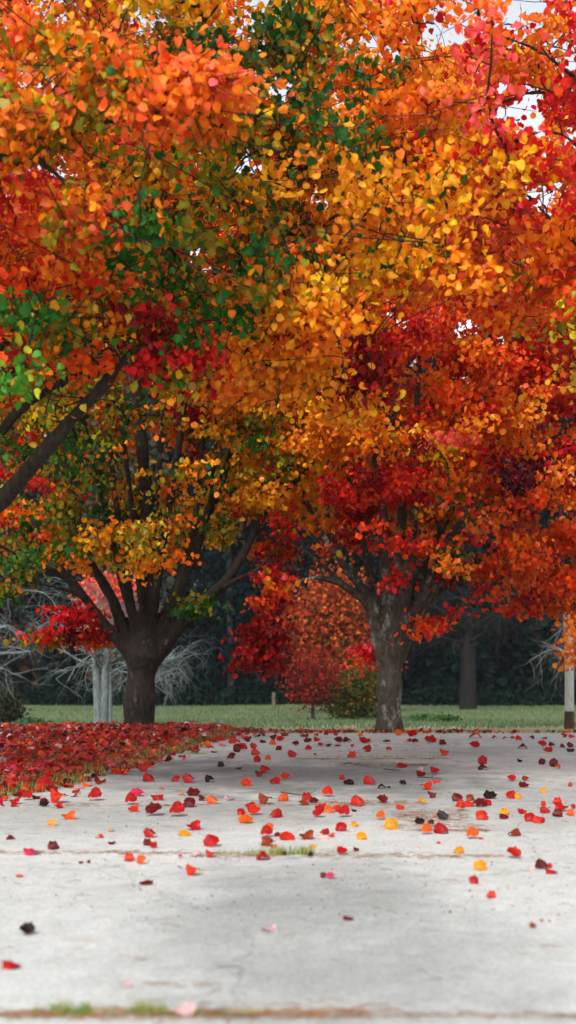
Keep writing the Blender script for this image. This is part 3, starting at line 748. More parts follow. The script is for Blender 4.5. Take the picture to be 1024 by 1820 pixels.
# --- left far tree
D1 = 18.3
t1 = empty('autumn_tree', tuple(P(248, 1302, D1)))
tag(t1, 'dark forking trunk with olive and orange crown standing in the red leaf litter', 'tree')
L1 = [limb([(248, 1312), (247, 1290), (249, 1240), (252, 1195), (256, 1165), (260, 1140), (264, 1120)], D1, 0, [38, 30, 27, 26, 33, 30, 20]),
      limb([(246, 1178), (222, 1150), (200, 1128), (168, 1085), (132, 1042), (90, 1012), (30, 985), (-40, 950)], D1, -.6, [17, 14, 12, 9.5, 7.5, 6, 4, 2.5]),
      limb([(172, 1090), (150, 1060), (122, 1020), (98, 985), (60, 930), (30, 870)], D1 - .15, -.4, [8, 7, 6, 4, 3]),
      limb([(150, 1062), (120, 1050), (80, 1040), (30, 1035), (-20, 1050)], D1 - .3, -.4, [5, 4, 3, 2]),
      limb([(246, 1165), (222, 1125), (200, 1065), (180, 1030), (158, 990), (135, 900), (115, 800)], D1, .5, [15, 12, 10, 7, 4]),
      limb([(250, 1158), (236, 1095), (218, 1042), (200, 960), (172, 850), (150, 740)], D1, -.8, [12, 9, 7, 5, 3]),
      limb([(262, 1145), (264, 1080), (266, 980), (260, 880), (252, 780), (246, 600), (240, 400), (235, 200)], D1, .2, [22, 18, 15, 13, 11, 6, 3]),
      limb([(268, 1000), (278, 900), (286, 800), (292, 700), (300, 560)], D1 + .1, -.3, [7, 6, 5, 4, 3]),
      limb([(262, 1000), (236, 900), (222, 800), (212, 700), (200, 560)], D1 + .1, -.3, [7, 6, 5, 4, 3]),
      limb([(266, 1140), (276, 1060), (292, 960), (308, 850), (326, 730), (332, 560), (340, 350)], D1, -.7, [11, 9, 8, 6, 3]),
      limb([(272, 1160), (302, 1095), (326, 1022), (350, 950), (385, 880), (412, 800), (440, 690), (460, 500)], D1, .3, [16, 13, 11, 9, 6, 3]),
      limb([(272, 1172), (318, 1116), (362, 1070), (402, 1032), (435, 980), (480, 900), (550, 830), (590, 760)], D1, -.5, [18, 14, 12, 10, 7, 5, 3]),
      limb([(340, 1010), (358, 960), (372, 900), (380, 830), (384, 740)], D1 + .1, -.3, [7, 6, 5, 4, 3]),
      limb([(395, 1045), (420, 1030), (460, 1010), (500, 960)], D1 - .3, -.2, [6, 5, 4, 2]),
      limb([(270, 1150), (308, 1060), (336, 985), (350, 900), (360, 780), (370, 600)], D1, 1.2, [13, 10, 8, 5, 3]),
      limb([(250, 1150), (232, 1070), (216, 960), (200, 840), (190, 700), (180, 500)], D1, 1.6, [12, 9, 7, 5, 3]),
      limb([(260, 1150), (250, 1060), (236, 940), (228, 850), (222, 760)], D1, -1.3, [9, 7, 6, 4, 3])]
BARK1 = bark_mat('dark_bark', (.008, .006, .005), (.046, .036, .029), (.17, .16, .14), .62)
L1 = L1[:1] + [(p_, r_ * (.86 + .14 * np.exp(-np.arange(len(r_)) / 3.0))) for p_, r_ in L1[1:]]
trunk_obj(t1, L1, BARK1)
def ok1(p):
    x, y = proj(p); bot = np.interp(x, [-300, 0, 60, 130, 200, 280, 350, 420, 470, 520], [1090, 1060, 1030, 1010, 1010, 1010, 1000, 960, 920, 900])
    return y < bot - 8 and clear_of_gaps(p, .7)
c1 = sample_crown(860, P(248, 0, D1)[0], D1, 5.6, 2.9, 2.7, 4.6, ok1)
ex = [P(a, b, D1 + c) for a, b, c in [(40, 1020, -.5), (20, 1050, -.6), (110, 1085, -.3), (130, 1095, -.3), (150, 1100, -.1), (125, 1115, -.3), (60, 1135, -.4), (85, 1125, -.4), (115, 1135, -.3), (172, 1130, .2), (170, 1145, .2),
      (150, 1125, .1), (340, 1060, -.6), (355, 1075, -.6), (375, 1070, -.5), (330, 1085, -.5), (245, 1010, -1), (265, 1015, -1), (5, 1060, -.5), (30, 1000, -.5)]]
c1 = np.vstack([c1, ex])
S1 = seeds_px("""40 1010 -1 !green:2 olive lgreen
120 1085 -.3 !crimson:2 red
75 1130 -.3 !maroon:3 dred
172 1135 .2 orange olive rust
350 1065 -.5 green:2 olive
330 985 -1.5 red maroon crimson dred
250 985 -1.5 yorange lemon olive
200 930 -1.5 yorange orange olive
90 930 -1.5 orange olive:2 green
20 900 -1.5 orange ored olive
40 840 -1.5 red crimson orange
130 830 -1.5 olive green orange
280 900 -1.5 orange ored olive
380 920 -1.5 orange green:2 olive
460 940 -1 olive orange
450 830 -1 olive:2 green yorange
500 760 -1 olive:2 lgreen yorange
400 760 -1.5 orange yorange
330 800 -1.5 yorange olive orange
200 760 -1 olive orange green
80 740 -1 green olive lgreen yorange
170 880 -1.4 green:2 olive lgreen
330 860 -1.4 green olive yorange
60 960 -1.2 green olive:2
400 980 -1 green olive:2 yorange
520 740 -1 green:2 olive yorange
480 860 -1 olive:2 green yorange
420 680 -1.5 orange lorange
300 640 -1 red dred
150 600 0 olive orange ored
100 400 0 red orange
350 400 0 orange ored
250 200 0 orange yorange
450 500 0 lorange orange""", D1)
def thin1(p):
    x, y = proj(p); f = 1.0
    if p[1] < D1 + .5: f *= 1 - .9 * math.exp(-(((x - 250) / 120) ** 2 + ((y - 810) / 100) ** 2)) - .35 * math.exp(-(((x - 400) / 90) ** 2 + ((y - 880) / 80) ** 2))
    if 700 < y < 1085 and x < 520 and p[1] < D1 + 1.0: f *= .55
    if y < -80: f *= .4
    return f
print('tree1', build_crown(t1, L1, c1, S1, 82, .080, False, .125, LEAFM, BARK1, thin=thin1))

# --- right far tree
t2 = empty('autumn_tree', tuple(P(692, 1303, D1)))
tag(t2, 'grey lichened trunk under a red and orange crown at the end of the concrete', 'tree')
L2 = [limb([(692, 1314), (692, 1292), (692, 1240), (694, 1190), (697, 1160), (699, 1145)], D1, 0, [29, 24, 22, 22, 26, 24]),
      limb([(690, 1185), (679, 1145), (670, 1110), (662, 1085), (655, 1070)], D1, -.1, [19, 18, 15, 12, 8]),
      limb([(668, 1098), (650, 1072), (622, 1048), (590, 1032), (550, 1028), (510, 1045), (480, 1075), (462, 1120)], D1 - .1, -.6, [10, 8, 6.5, 5.5, 4, 3.5, 3, 2]),
      limb([(640, 1062), (615, 1040), (585, 1015), (550, 985), (510, 960)], D1 - .1, -.6, [6, 5, 4, 3, 2]),
      limb([(664, 1090), (650, 1055), (615, 1010), (582, 965), (545, 890), (520, 800)], D1 - .1, -.2, [10, 8, 7, 5, 3]),
      limb([(668, 1095), (664, 1050), (652, 990), (630, 900), (610, 800)], D1 - .1, .5, [10, 8, 7, 5, 3]),
      limb([(684, 1120), (688, 1060), (684, 970), (674, 850), (654, 700), (640, 480)], D1, .4, [16, 13, 10, 8, 3]),
      limb([(702, 1155), (712, 1100), (724, 1030), (734, 950), (738, 870), (742, 700), (760, 480)], D1, -.8, [16, 12, 9, 7, 3]),
      limb([(702, 1168), (724, 1120), (748, 1070), (780, 1003), (815, 935), (860, 880), (925, 825), (1010, 760), (1100, 690)], D1, -.4, [19, 17, 13, 10, 8, 5, 3]),
      limb([(750, 1068), (785, 1030), (826, 960), (850, 920), (905, 850), (960, 800)], D1 - .2, .2, [9, 8, 7, 5, 3]),
      limb([(735, 1095), (765, 1065), (830, 1015), (900, 965), (1000, 930), (1080, 920)], D1, .5, [8, 6, 4, 2]),
      limb([(770, 1060), (830, 1030), (900, 1025), (960, 1040)], D1, -.4, [5, 4, 3, 2]),
      limb([(718, 1110), (752, 1020), (790, 930), (832, 850), (858, 720), (880, 500)], D1, 1.2, [12, 9, 7, 5, 3]),
      limb([(800, 960), (845, 905), (880, 870), (915, 845)], D1 - .3, -.5, [6, 5, 4, 3]),
      limb([(690, 1120), (704, 1020), (715, 900), (706, 760), (700, 600), (705, 300)], D1, 1.0, [13, 10, 8, 5, 3])]
BARK2 = bark_mat('grey_lichened_bark', (.016, .012, .009), (.080, .066, .054), (.27, .26, .23), .55)
trunk_obj(t2, L2, BARK2)
def ok2(p):
    x, y = proj(p); bot = np.interp(x, [380, 430, 500, 560, 620, 680, 740, 800, 900, 1000, 1100], [950, 1000, 1030, 1000, 985, 1000, 990, 1045, 1055, 1080, 1100])
    return y < bot - 8 and clear_of_gaps(p, .7)
c2 = sample_crown(1000, P(745, 0, D1)[0], D1, 5.7, 2.9, 2.8, 4.7, ok2)
ex = [P(a, b, D1 + c) for a, b, c in [(440, 1120, -.7), (460, 1130, -.7), (480, 1140, -.7), (440, 1150, -.7), (470, 1165, -.7), (495, 1150, -.7), (430, 1175, -.7), (455, 1180, -.7), (490, 1180, -.7), (500, 1120, -.6), (480, 1100, -.6),
      (470, 1070, -.6), (490, 1050, -.7), (510, 1070, -.6), (500, 1030, -.7), (470, 1020, -.7), (705, 1035, -1.0), (685, 1030, -1.0), (768, 1112, -.4), (805, 1085, -.4),
      (930, 1080, -.3), (960, 1085, -.3), (900, 1075, 0), (1010, 1085, 0), (1005, 1050, -.3), (1020, 1070, -.3), (1000, 1030, -.3), (1018, 1020, -.2), (1012, 1000, -.3), (1006, 960, -.3), (1015, 930, -.3), (850, 1070, 0), (735, 1125, -.9), (660, 1170, .3), (650, 1160, .3), (1022, 1140, -.4), (1026, 1180, -.4)]]
c2 = np.vstack([c2, ex])
S2 = seeds_px("""460 1160 -.7 dred:3 red
490 1050 -.7 red ored dred
470 1000 -1 red ored olive dred
700 1045 -1.5 red:2 crimson
745 1118 -.7 !yorange orange ored
785 1100 -.5 ored red
850 1060 -.5 crimson red dred
930 1070 -.5 red ored rust
1010 1060 -.5 rust ored orange
780 1050 -1 rust orange olive
560 960 -1.5 rust orange olive red
620 900 -1.5 dred red:2
690 870 -1.5 red dred ored
760 830 -1.5 crimson:2 pink red
720 960 -1.5 red ored
800 930 -1 olive rust orange
900 950 -1 ored rust orange
1000 960 -1 rust ored red
960 840 -1 maroon dred crimson
1000 860 -1 ored orange
540 840 -1.5 yorange:2 lorange orange
600 790 -1.5 orange yorange
660 770 -1.5 orange yorange olive
560 720 -1.5 yorange olive orange
760 760 -1.5 orange ored red
860 800 -1.5 lorange orange ored
950 760 -1 lorange orange salmon
1010 700 -1 dred red crimson
850 700 -1 ored orange red
750 660 -1 ored orange red
860 600 -1 ored salmon orange
950 600 -1 red ored
650 600 0 orange ored
800 500 0 orange ored
950 450 0 ored orange
700 350 0 orange yorange
900 250 0 orange red lorange
650 200 0 orange yorange""", D1)
def thin2(p):
    x, y = proj(p); f = 1.0
    if p[1] < D1: f *= (1 - .85 * math.exp(-(((x - 815) / 75) ** 2 + ((y - 915) / 60) ** 2))) * (1 - .6 * math.exp(-(((x - 745) / 60) ** 2 + ((y - 1020) / 60) ** 2))) * (1 - .5 * math.exp(-(((x - 620) / 50) ** 2 + ((y - 1010) / 30) ** 2)))
    if 900 < y < 1090 and 560 < x < 900 and p[1] < D1 + .9: f *= .5
    if y < -80: f *= .4
    return f
print('tree2', build_crown(t2, L2, c2, S2, 86, .080, False, .128, LEAFM, BARK2, thin=thin2))

# --- near tree on the left: its trunk stands outside the picture, its crown overhangs
DA = 10.6
bx = -3.7
ta = empty('autumn_tree', (bx, DA, float(ground_z(bx, DA))))
tag(ta, 'near tree whose orange and green branches overhang the top left of the picture', 'tree')
def world_limb(pts, rad): return smooth_path(np.array(pts, float), np.array(rad, float), .12)
LA = [world_limb([(bx, DA, -.1), (bx, DA, .6), (bx + .05, DA, 1.3)], [.24, .20, .21]),
      world_limb([(bx + .05, DA, 1.2)] + [tuple(P(a, b, d)) for a, b, d in [(-110, 1010, 10.2), (-40, 930, 9.8), (10, 880, 9.6), (60, 825, 9.4), (115, 760, 9.2), (175, 695, 9.1), (212, 650, 9.0), (245, 618, 8.9), (310, 585, 8.8), (390, 565, 8.7), (468, 551, 8.6)]],
                 [.13, .10, .08, .068, .060, .052, .046, .034, .024, .018, .013, .007]),
      world_limb([(bx + .05, DA, 1.3)] + [tuple(P(a, b, d)) for a, b, d in [(-90, 920, 10.4), (-20, 800, 10.2), (30, 735, 10.1), (75, 700, 10), (120, 675, 10), (165, 645, 10), (225, 605, 10), (300, 560, 9.9), (420, 520, 9.8)]],
                 [.11, .09, .05, .040, .034, .03, .026, .02, .014, .008]),
      world_limb([(bx, DA, 1.3)] + [tuple(P(a, b, d)) for a, b, d in [(-110, 820, 9.6), (-40, 680, 9.2), (20, 590, 9), (80, 545, 8.8), (160, 505, 8.6), (240, 470, 8.4), (340, 430, 8.2)]],
                 [.11, .08, .05, .04, .03, .022, .015, .008]),
      world_limb([(bx, DA, 1.3)] + [tuple(P(a, b, d)) for a, b, d in [(-180, 600, 9.4), (-90, 350, 8.6), (20, 270, 8.0), (90, 300, 7.8), (135, 345, 7.7), (200, 385, 7.6), (255, 430, 7.6), (335, 470, 7.5), (420, 492, 7.5), (520, 500, 7.5), (620, 520, 7.5)]],
                 [.11, .09, .06, .035, .022, .017, .015, .013, .011, .009, .007, .004]),
      world_limb([(bx, DA, 1.3)] + [tuple(P(a, b, d)) for a, b, d in [(-160, 500, 9.6), (-60, 260, 9), (50, 235, 8.6), (130, 238, 8.4), (250, 200, 8.2), (380, 198, 8), (470, 170, 7.9), (560, 190, 7.8)]],
                 [.11, .09, .05, .03, .022, .016, .012, .009, .005]),
      world_limb([(bx, DA, 1.3)] + [tuple(P(a, b, d)) for a, b, d in [(-150, 300, 10), (0, 0, 9.5), (200, -60, 9), (330, -20, 8.4), (380, 110, 8.1), (402, 270, 7.9), (425, 360, 7.8), (470, 430, 7.7), (490, 500, 7.7)]],
                 [.12, .10, .06, .035, .022, .014, .010, .008, .006, .003]),
      world_limb([(bx, DA, 1.3), (bx, DA + .2, 3), (bx + .2, DA + .1, 5), (bx + .3, DA, 7.5)], [.16, .12, .08, .03]),
      world_limb([(bx, DA, 1.3), (bx - .8, DA + .6, 3), (bx - 1.6, DA + 1.2, 5), (bx - 2, DA + 1.4, 6.5)], [.12, .09, .06, .02]),
      world_limb([(bx, DA, 1.3), (bx + .6, DA + 1.2, 3), (bx + 1.4, DA + 2.2, 4.6), (bx + 2.2, DA + 3.0, 5.6)], [.12, .09, .06, .02]),
      world_limb([(bx, DA, 1.3), (bx - .5, DA - 1.2, 3), (bx - .6, DA - 2.4, 4.4), (bx - .4, DA - 3.2, 5.2)], [.12, .09, .05, .02])]
trunk_obj(ta, LA, BARK1, voxel=.02)
def okA(p):
    if p[2] < 2.3 or p[1] < 7.5: return False
    x, y = proj(p)
    bot = np.interp(x, [-600, -100, 0, 100, 200, 300, 420, 520, 600, 700], [1000, 880, 760, 700, 660, 640, 590, 600, 610, 560])
    return y < bot - 12 and clear_of_gaps(p, 1.1)
cA = sample_crown(900, bx + .6, DA - .4, 4.7, 4.3, 3.6, 3.1, okA, shell=.35, mind=.25)
def pts_px(txt): return [P(*map(float, it.split())) for it in txt.split(';')]
exA = pts_px("250 130 7.6;200 140 7.6;300 140 7.5;350 130 7.6;390 150 7.7;230 170 7.5;280 165 7.4;330 165 7.4;190 110 7.6;370 120 7.7;20 200 7.4;45 180 7.6;10 240 7.5;110 90 7.8;140 120 7.7;60 60 8;330 640 8.8;300 660 8.9;350 620 8.8;310 680 8.9;280 640 8.9;460 600 9;500 580 9;530 620 9;560 640 9.4;430 640 9;590 670 9.4;480 650 9.2;540 560 9;620 600 9.6;640 640 9.5;660 600 9.5;650 680 9.5;640 720 9.6;670 640 9.5;620 730 9.7;660 700 9.5;100 720 9.2;120 700 9.2;80 735 9.2;60 560 8.8;40 600 9;200 540 8.7;150 500 8.5;250 560 8.7;130 470 8.2;230 600 8.9;420 560 8.6;600 560 8.5;120 400 7.7;150 410 7.7;135 380 7.8;265 190 7.4;280 200 7.4;560 640 9.2;500 680 9.4;530 700 9.5;440 700 9.6;410 680 9.5")
cA = np.vstack([cA, exA])
SA = seeds_px("""100 60 -2 orange:2 lorange olive
30 210 -3 !salmon:3 orange pink
240 140 -3 !salmon:3 orange ored
200 160 -3 !salmon:3 orange
300 150 -3.1 !salmon:3 lorange ored
390 150 -3 !salmon:3 orange
340 140 -3 !salmon:3 orange pink
272 195 -3.2 *crimson:3 red
480 70 -2 green:3 olive orange
380 40 -2 olive green orange
200 20 -2 orange yorange olive
200 280 -2 olive orange green
90 300 -2 orange olive yorange
350 240 -2.5 green:3 olive lorange
250 250 -2 green olive yorange
480 200 -2.5 green olive yorange
300 360 -2 orange olive green salmon
400 300 -2.5 green:2 olive orange
520 290 -2.5 green yorange:2 orange lorange
135 400 -3 *red:2 crimson
40 400 -2 orange rust red
40 480 -2 rust red orange
270 430 -2.5 ored orange green orange
370 460 -2.5 orange red olive
470 420 -2.5 orange green yorange
580 430 -2.5 yorange yellow lorange olive
600 350 -2.5 lorange yorange green orange
135 330 -3 orange olive rust
200 400 -3 orange olive yorange
60 360 -3 orange rust
130 250 -3 orange olive lorange
400 60 -3 orange olive green
540 380 -2.5 yorange lorange olive
130 470 -2.4 *lgreen:3 lemon
60 560 -2 olive green orange yorange
200 550 -2 green olive orange yorange
150 500 -2.4 green olive orange ored
90 450 -2.6 rust orange ored
50 500 -2.4 ored red orange olive
260 620 -1.8 green:2 olive yorange
400 500 -2.6 green:2 olive orange
330 300 -3 green:2 olive orange lorange
180 300 -3 green olive orange:2
420 220 -3 green:3 olive
100 640 -1.5 green olive yorange orange
500 130 -3 green olive orange:2 yorange
290 570 -2 lgreen lemon olive green
100 710 -1.5 lgreen:2 lemon olive
230 610 -1.7 yorange olive orange
30 650 -1.5 ored orange olive
150 630 -1 orange olive green
320 650 -1.8 !dred:3 red crimson
500 590 -1.6 lorange:2 yorange orange
440 630 -1.6 lorange:2 orange salmon
560 640 -1.2 lorange orange yorange
650 600 -1.1 !red:3 dred crimson
645 690 -1.1 !dred:3 red
500 690 -1.2 orange lorange
620 560 -2 orange yorange
420 550 -2 orange yorange green
100 300 2 orange ored rust
350 400 2 orange ored crimson
500 200 2 orange yorange ored""", DA)
LIMB = np.array([(-40, 930), (10, 880), (60, 825), (115, 760), (175, 695), (212, 650), (245, 618)] + [(0, 770), (50, 720), (110, 680), (165, 645), (225, 605)], float)
def thinA(p):
    x, y = proj(p); f = 1.0
    if p[1] < 10.2 and np.min(np.hypot(LIMB[:, 0] - x, LIMB[:, 1] - y)) < 48: f *= .12
    if y < -60: f *= .35
    if x < -80: f *= .5
    return f
print('treeA', build_crown(ta, LA, cA, SA, 112, .058, True, .122, LEAFM, BARK1, twigs=3, thin=thinA))

# --- near tree on the right
DB = 11.2; bx2 = 4.3
tb_ = empty('autumn_tree', (bx2, DB, 0.0))
tag(tb_, 'near tree whose yellow and crimson branches overhang the top right of the picture', 'tree')
LB = [world_limb([(bx2, DB, -.1), (bx2, DB, .6), (bx2, DB, 1.4)], [.25, .21, .22])] + [
      world_limb([(bx2, DB, 1.3)] + [tuple(P(a, b, d)) for a, b, d in q], np.array([.10, .05, .026, .018, .014, .011, .009, .007, .006, .004])[:len(q) + 1]) for q in (
      [(1250, 700, 10), (1120, 520, 9.4), (1010, 420, 9), (920, 330, 8.8), (830, 250, 8.6), (760, 200, 8.6)],
      [(1260, 640, 9.6), (1130, 380, 8.8), (1000, 240, 8.4), (900, 260, 8.2), (815, 312, 8.1), (760, 335, 8.1), (705, 356, 8.1), (640, 335, 8.1), (575, 305, 8.1)],
      [(1280, 760, 10.6), (1150, 620, 10.4), (1040, 540, 10.2), (930, 475, 10), (830, 430, 9.8), (720, 390, 9.6)],
      [(1260, 560, 9.8), (1120, 260, 9.4), (1000, 120, 9), (880, 60, 8.8), (760, 40, 8.6), (640, 60, 8.4), (560, 120, 8.3)],
      [(1300, 560, 11), (1150, 300, 11), (1000, 170, 11), (870, 190, 11), (760, 250, 11)],
      [(1320, 300, 11), (1200, -100, 10.6), (1000, -160, 10), (800, -60, 9.6), (700, 40, 9.4)])] + [
      world_limb([(bx2, DB, 1.3), (bx2 + .1, DB, 3.5), (bx2, DB + .2, 5.5), (bx2, DB, 7.5)], [.16, .12, .08, .03]),
      world_limb([(bx2, DB, 1.3), (bx2 + 1, DB + .5, 3.2), (bx2 + 1.8, DB + .8, 5.2)], [.12, .09, .03]),
      world_limb([(bx2, DB, 1.3), (bx2 - .6, DB + 1.4, 3.2), (bx2 - 1.4, DB + 2.6, 5.0), (bx2 - 2, DB + 3, 6)], [.12, .09, .05, .02])]
trunk_obj(tb_, LB, BARK1, voxel=.02)
def okB(p):
    if p[2] < 2.4 or p[1] < 7.7: return False
    x, y = proj(p)
    bot = np.interp(x, [480, 560, 650, 750, 850, 950, 1024, 1200, 1500], [380, 440, 500, 530, 560, 620, 690, 900, 1000])
    return y < bot - 12 and x > 470 and clear_of_gaps(p, 1.15)
cB = sample_crown(900, bx2 - .9, DB - .4, 4.9, 4.4, 3.6, 3.2, okB, shell=.35, mind=.25)
SB = seeds_px("""620 250 -2 orange salmon lorange
560 170 -2 yellow yorange lorange
700 200 -2.5 salmon orange lorange pink
640 60 -2 orange lorange salmon
560 60 -2 orange yorange olive
720 100 -2 orange red lorange
870 110 -2.5 yellow:2 yorange
940 100 -2.5 yellow yorange orange
800 270 -2.5 yorange:2 lorange yellow
740 320 -2.5 yorange lorange orange
880 30 -2 orange yorange salmon
985 50 -2 crimson:2 red pink
1010 180 -2 crimson red ored
860 210 -2.5 crimson pink red orange
930 270 -2 pink crimson orange
960 370 -2 red crimson ored
850 340 -2.5 orange yorange salmon
690 400 -2.5 yorange orange green
600 330 -2.5 yorange orange lorange green
640 470 -2 green yorange yellow
760 450 -2 orange lorange yorange
860 460 -2 ored orange rust
960 480 -2 red ored orange
1010 580 -1.5 olive yellow orange ored
760 520 -1 lorange orange
900 560 -1 ored red orange
700 250 2 orange red
900 300 2 red ored orange
800 60 2 salmon crimson orange""", DB)
def thinB(p):
    x, y = proj(p); f = 1.0
    if y < -60: f *= .35
    if x > 1100: f *= .5
    return f
print('treeB', build_crown(tb_, LB, cB, SB, 112, .058, True, .122, LEAFM, BARK1, twigs=2, thin=thinB))

# ---------------------------------------------------------------- background
def leafy(n, fn, size, cols, name, parent, mat, flat=1.0, near=False):
    C = np.array([fn() for _ in range(n)]); ci = rng.integers(0, len(cols), n)
    K = np.array(cols)[ci] * rng.uniform(.6, 1.25, (n, 1))
    V, T, cc = leaf_cloud(C, size * rng.uniform(.6, 1.3, n), K, near, droop=.3)
    return link(name, np_mesh(name, V, T, cc), mat, parent)
def clump_fn(cs, s):
    cs = [np.array(c) for c in cs]
    def f():
        c = cs[rng.integers(0, len(cs))]; return c + rng.normal(size=3) * s
    return f
BGM = leaf_mat('background_leaves', trans=.25, rough=.9, spec=.04)
def bare(name, base, label, h, r0, spread, mat, seed, lean=(0, 0), fork=.45, n1=9, droop=.0, cat='tree', group=None, stems=1):
    "leafless tree: trunk and fine branches, recursive"
    r = np.random.default_rng(seed)
    t = empty(name, tuple(base)); tag(t, label, cat, group)
    tk, br = Tubes(), Tubes()
    base = np.array(base, float)
    def rec(p, d, L, rad, lev):
        m = 6; pts = [p]; q = p.copy(); dd = d.copy()
        for i in range(m):
            dd = dd + r.normal(size=3) * .16 + np.array([0, 0, (.05 if lev < 2 else -.04 - droop)]); dd /= np.linalg.norm(dd)
            q = q + dd * L / m; pts.append(q.copy())
        rr = np.linspace(rad, rad * .45, m + 1); br.add(pts, rr, 5 if lev < 2 else 3, cap=False)
        if lev >= 4 or rad < .002: return
        for i in range(4 if lev < 3 else 3):
            k = r.integers(1, m + 1) if i else m
            nd_ = dd + r.normal(size=3) * np.array([.9, .6, .55]); nd_ /= np.linalg.norm(nd_)
            rec(pts[k], nd_, L * r.uniform(.5, .78), rr[k] * .7, lev + 1)
    for s_ in range(stems):
        off = np.array([(s_ - (stems - 1) / 2) * r0 * 1.7, 0, 0])
        hf = h * fork
        p = [base + off * .6 + [0, 0, -.1], base + off + np.array([lean[0], lean[1], 1.0]) * hf * .5, base + off * 1.8 + np.array([lean[0], lean[1], 1.0]) * hf]
        pp, rr = smooth_path(p, [r0 * 1.15, r0, r0 * .8], .15); tk.add(pp, rr, 10, cap=False)
        for i in range(n1):
            a = r.uniform(0, 6.28); up = r.uniform(.15, .9)
            d = np.array([math.cos(a) * spread, math.sin(a) * spread * .7, up]); d /= np.linalg.norm(d)
            k = int(len(pp) * r.uniform(.6, .999)); rec(pp[k], d, h * r.uniform(.22, .34), r0 * .36, 1)
    link('trunk', tk.mesh('trunk'), mat, t); link('branches', br.mesh('branches'), mat, t)
    return t
PALE = bark_mat('pale_bark', (.08, .10, .105), (.22, .26, .27), (.40, .44, .43), .58)
GREYB = bark_mat('grey_bark', (.09, .085, .085), (.24, .23, .23))
DARKB = bark_mat('dark_background_bark', (.012, .010, .010), (.05, .042, .040))
def gp(px, d): x = (px - 512) / F * d; return np.array([x, d, float(ground_z(x, d))])
bare('bare_tree', gp(180, 24), 'pale twin-stemmed leafless tree standing left of the dark forking trunk', 4.6, .085, 1.0, PALE, 3, fork=.36, n1=9, stems=2, droop=.0)
bare('bare_tree', gp(-70, 27), 'leafless grey tree reaching pale branches in from the far left side', 5.2, .16, 1.4, PALE, 11, fork=.38, n1=11, droop=.0)
bare('bare_tree', gp(268, 30), 'low arching leafless tree hidden behind the dark forking trunk except its pale branches', 3.4, .08, 1.8, PALE, 21, fork=.42, n1=12, droop=.09)
bare('bare_tree', gp(1085, 30), 'leafless grey tree behind the pale pole, branches reaching left', 5.0, .15, 1.8, GREYB, 8, fork=.42, n1=14, droop=.03)
bare('bare_tree', gp(832, 55), 'broad dark trunk with thin bare branches before the dark woods', 9, .34, 1.4, bark_mat('dim_bark', (.006, .005, .005), (.022, .018, .018)), 5, fork=.42, n1=9)
# pale pole
pz = gp(1012, 24); tp = empty('pole', tuple(pz)); tag(tp, 'tall pale weathered round pole with dark base near the right side', 'pole')
q = Tubes(); q.add([pz + [0, 0, -.1], pz + [0.0, 0, 1.2], pz + [-.03, 0, 2.0], pz + [-.04, 0, 2.72]], [.088, .085, .081, .078], 16)
link('shaft', q.mesh('shaft'), bark_mat('pole_wood', (.30, .32, .29), (.55, .57, .53)), tp)
q = Tubes(); q.add([pz + [0, 0, -.1], pz + [0, 0, .12], pz + [0, 0, .3], pz + [0, 0, .36]], [.100, .096, .092, .086], 16)
link('base_sleeve', q.mesh('base_sleeve'), bark_mat('pole_base', (.03, .022, .018), (.12, .07, .05)), tp)
q = Tubes(); q.add([pz + [-.04, 0, 2.719], pz + [-.04, 0, 2.75]], [.078, .001], 16); link('pole_top', q.mesh('pole_top'), bark_mat('pole_top_wood', (.1, .1, .1), (.3, .3, .3)), tp)

def small_tree(name, px, d, label, clumps, s, n, size, cols, stem_r, stem_top, cat='tree', barkm=DARKB, stems=3):
    b = gp(px, d); t = empty(name, tuple(b)); tag(t, label, cat)
    cs = [P(a, c, d + rng.uniform(-.5, .5)) for a, c in clumps]
    tb = Tubes(); top = P(px, stem_top, d)
    tb.add([b + [0, 0, -.1], (b + top) / 2 + rng.normal(size=3) * .03, top], [stem_r * 1.2, stem_r, stem_r * .8], 8, cap=False)
    for c in cs:
        mid = (top + c) / 2 + rng.normal(size=3) * .1; tb.add([top, mid, c], [stem_r * .5, stem_r * .3, stem_r * .12], 5, cap=False)
    link('trunk', tb.mesh('trunk'), barkm, t)
    leafy(n, clump_fn(cs, s), size, cols, 'crown', t, BGM)
    return t
small_tree('maple_tree', 600, 52, 'blurred salmon orange tree seen between the two big trunks',
           [(560, 1075), (590, 1065), (620, 1080), (645, 1100), (550, 1110), (580, 1110), (610, 1115), (650, 1135), (560, 1145), (590, 1150), (625, 1150), (600, 1175), (570, 1170), (640, 1165), (545, 1130), (600, 1095), (640, 1070), (575, 1050), (610, 1045), (630, 1190)], (.58, .6, .5), 7000, .15,
           [srgb(184, 74, 34), srgb(166, 60, 28), srgb(196, 94, 42), srgb(136, 54, 28), srgb(78, 66, 32)], .12, 1190)
small_tree('red_shrub', 556, 40, 'small bright red shrub on a thin dark stem on the far lawn',
           [(525, 1195), (540, 1180), (555, 1170), (570, 1180), (585, 1195), (535, 1210), (560, 1205), (578, 1210), (545, 1225), (560, 1225), (530, 1225), (545, 1238)], (.30, .35, .26), 2000, .085,
           [srgb(150, 30, 28), srgb(124, 26, 26), srgb(136, 58, 44), srgb(92, 46, 34)], .055, 1240, cat='shrub')
small_tree('green_shrub', 636, 41, 'round dark green shrub on the lawn left of the lichened trunk',
           [(615, 1215), (635, 1205), (655, 1215), (610, 1240), (635, 1235), (655, 1245), (620, 1262), (645, 1265), (630, 1250), (650, 1225), (605, 1255), (660, 1262)], (.30, .35, .27), 3600, .09,
           [srgb(58, 72, 26), srgb(80, 84, 34), srgb(46, 58, 26), srgb(120, 80, 40)], .06, 1262, cat='shrub')
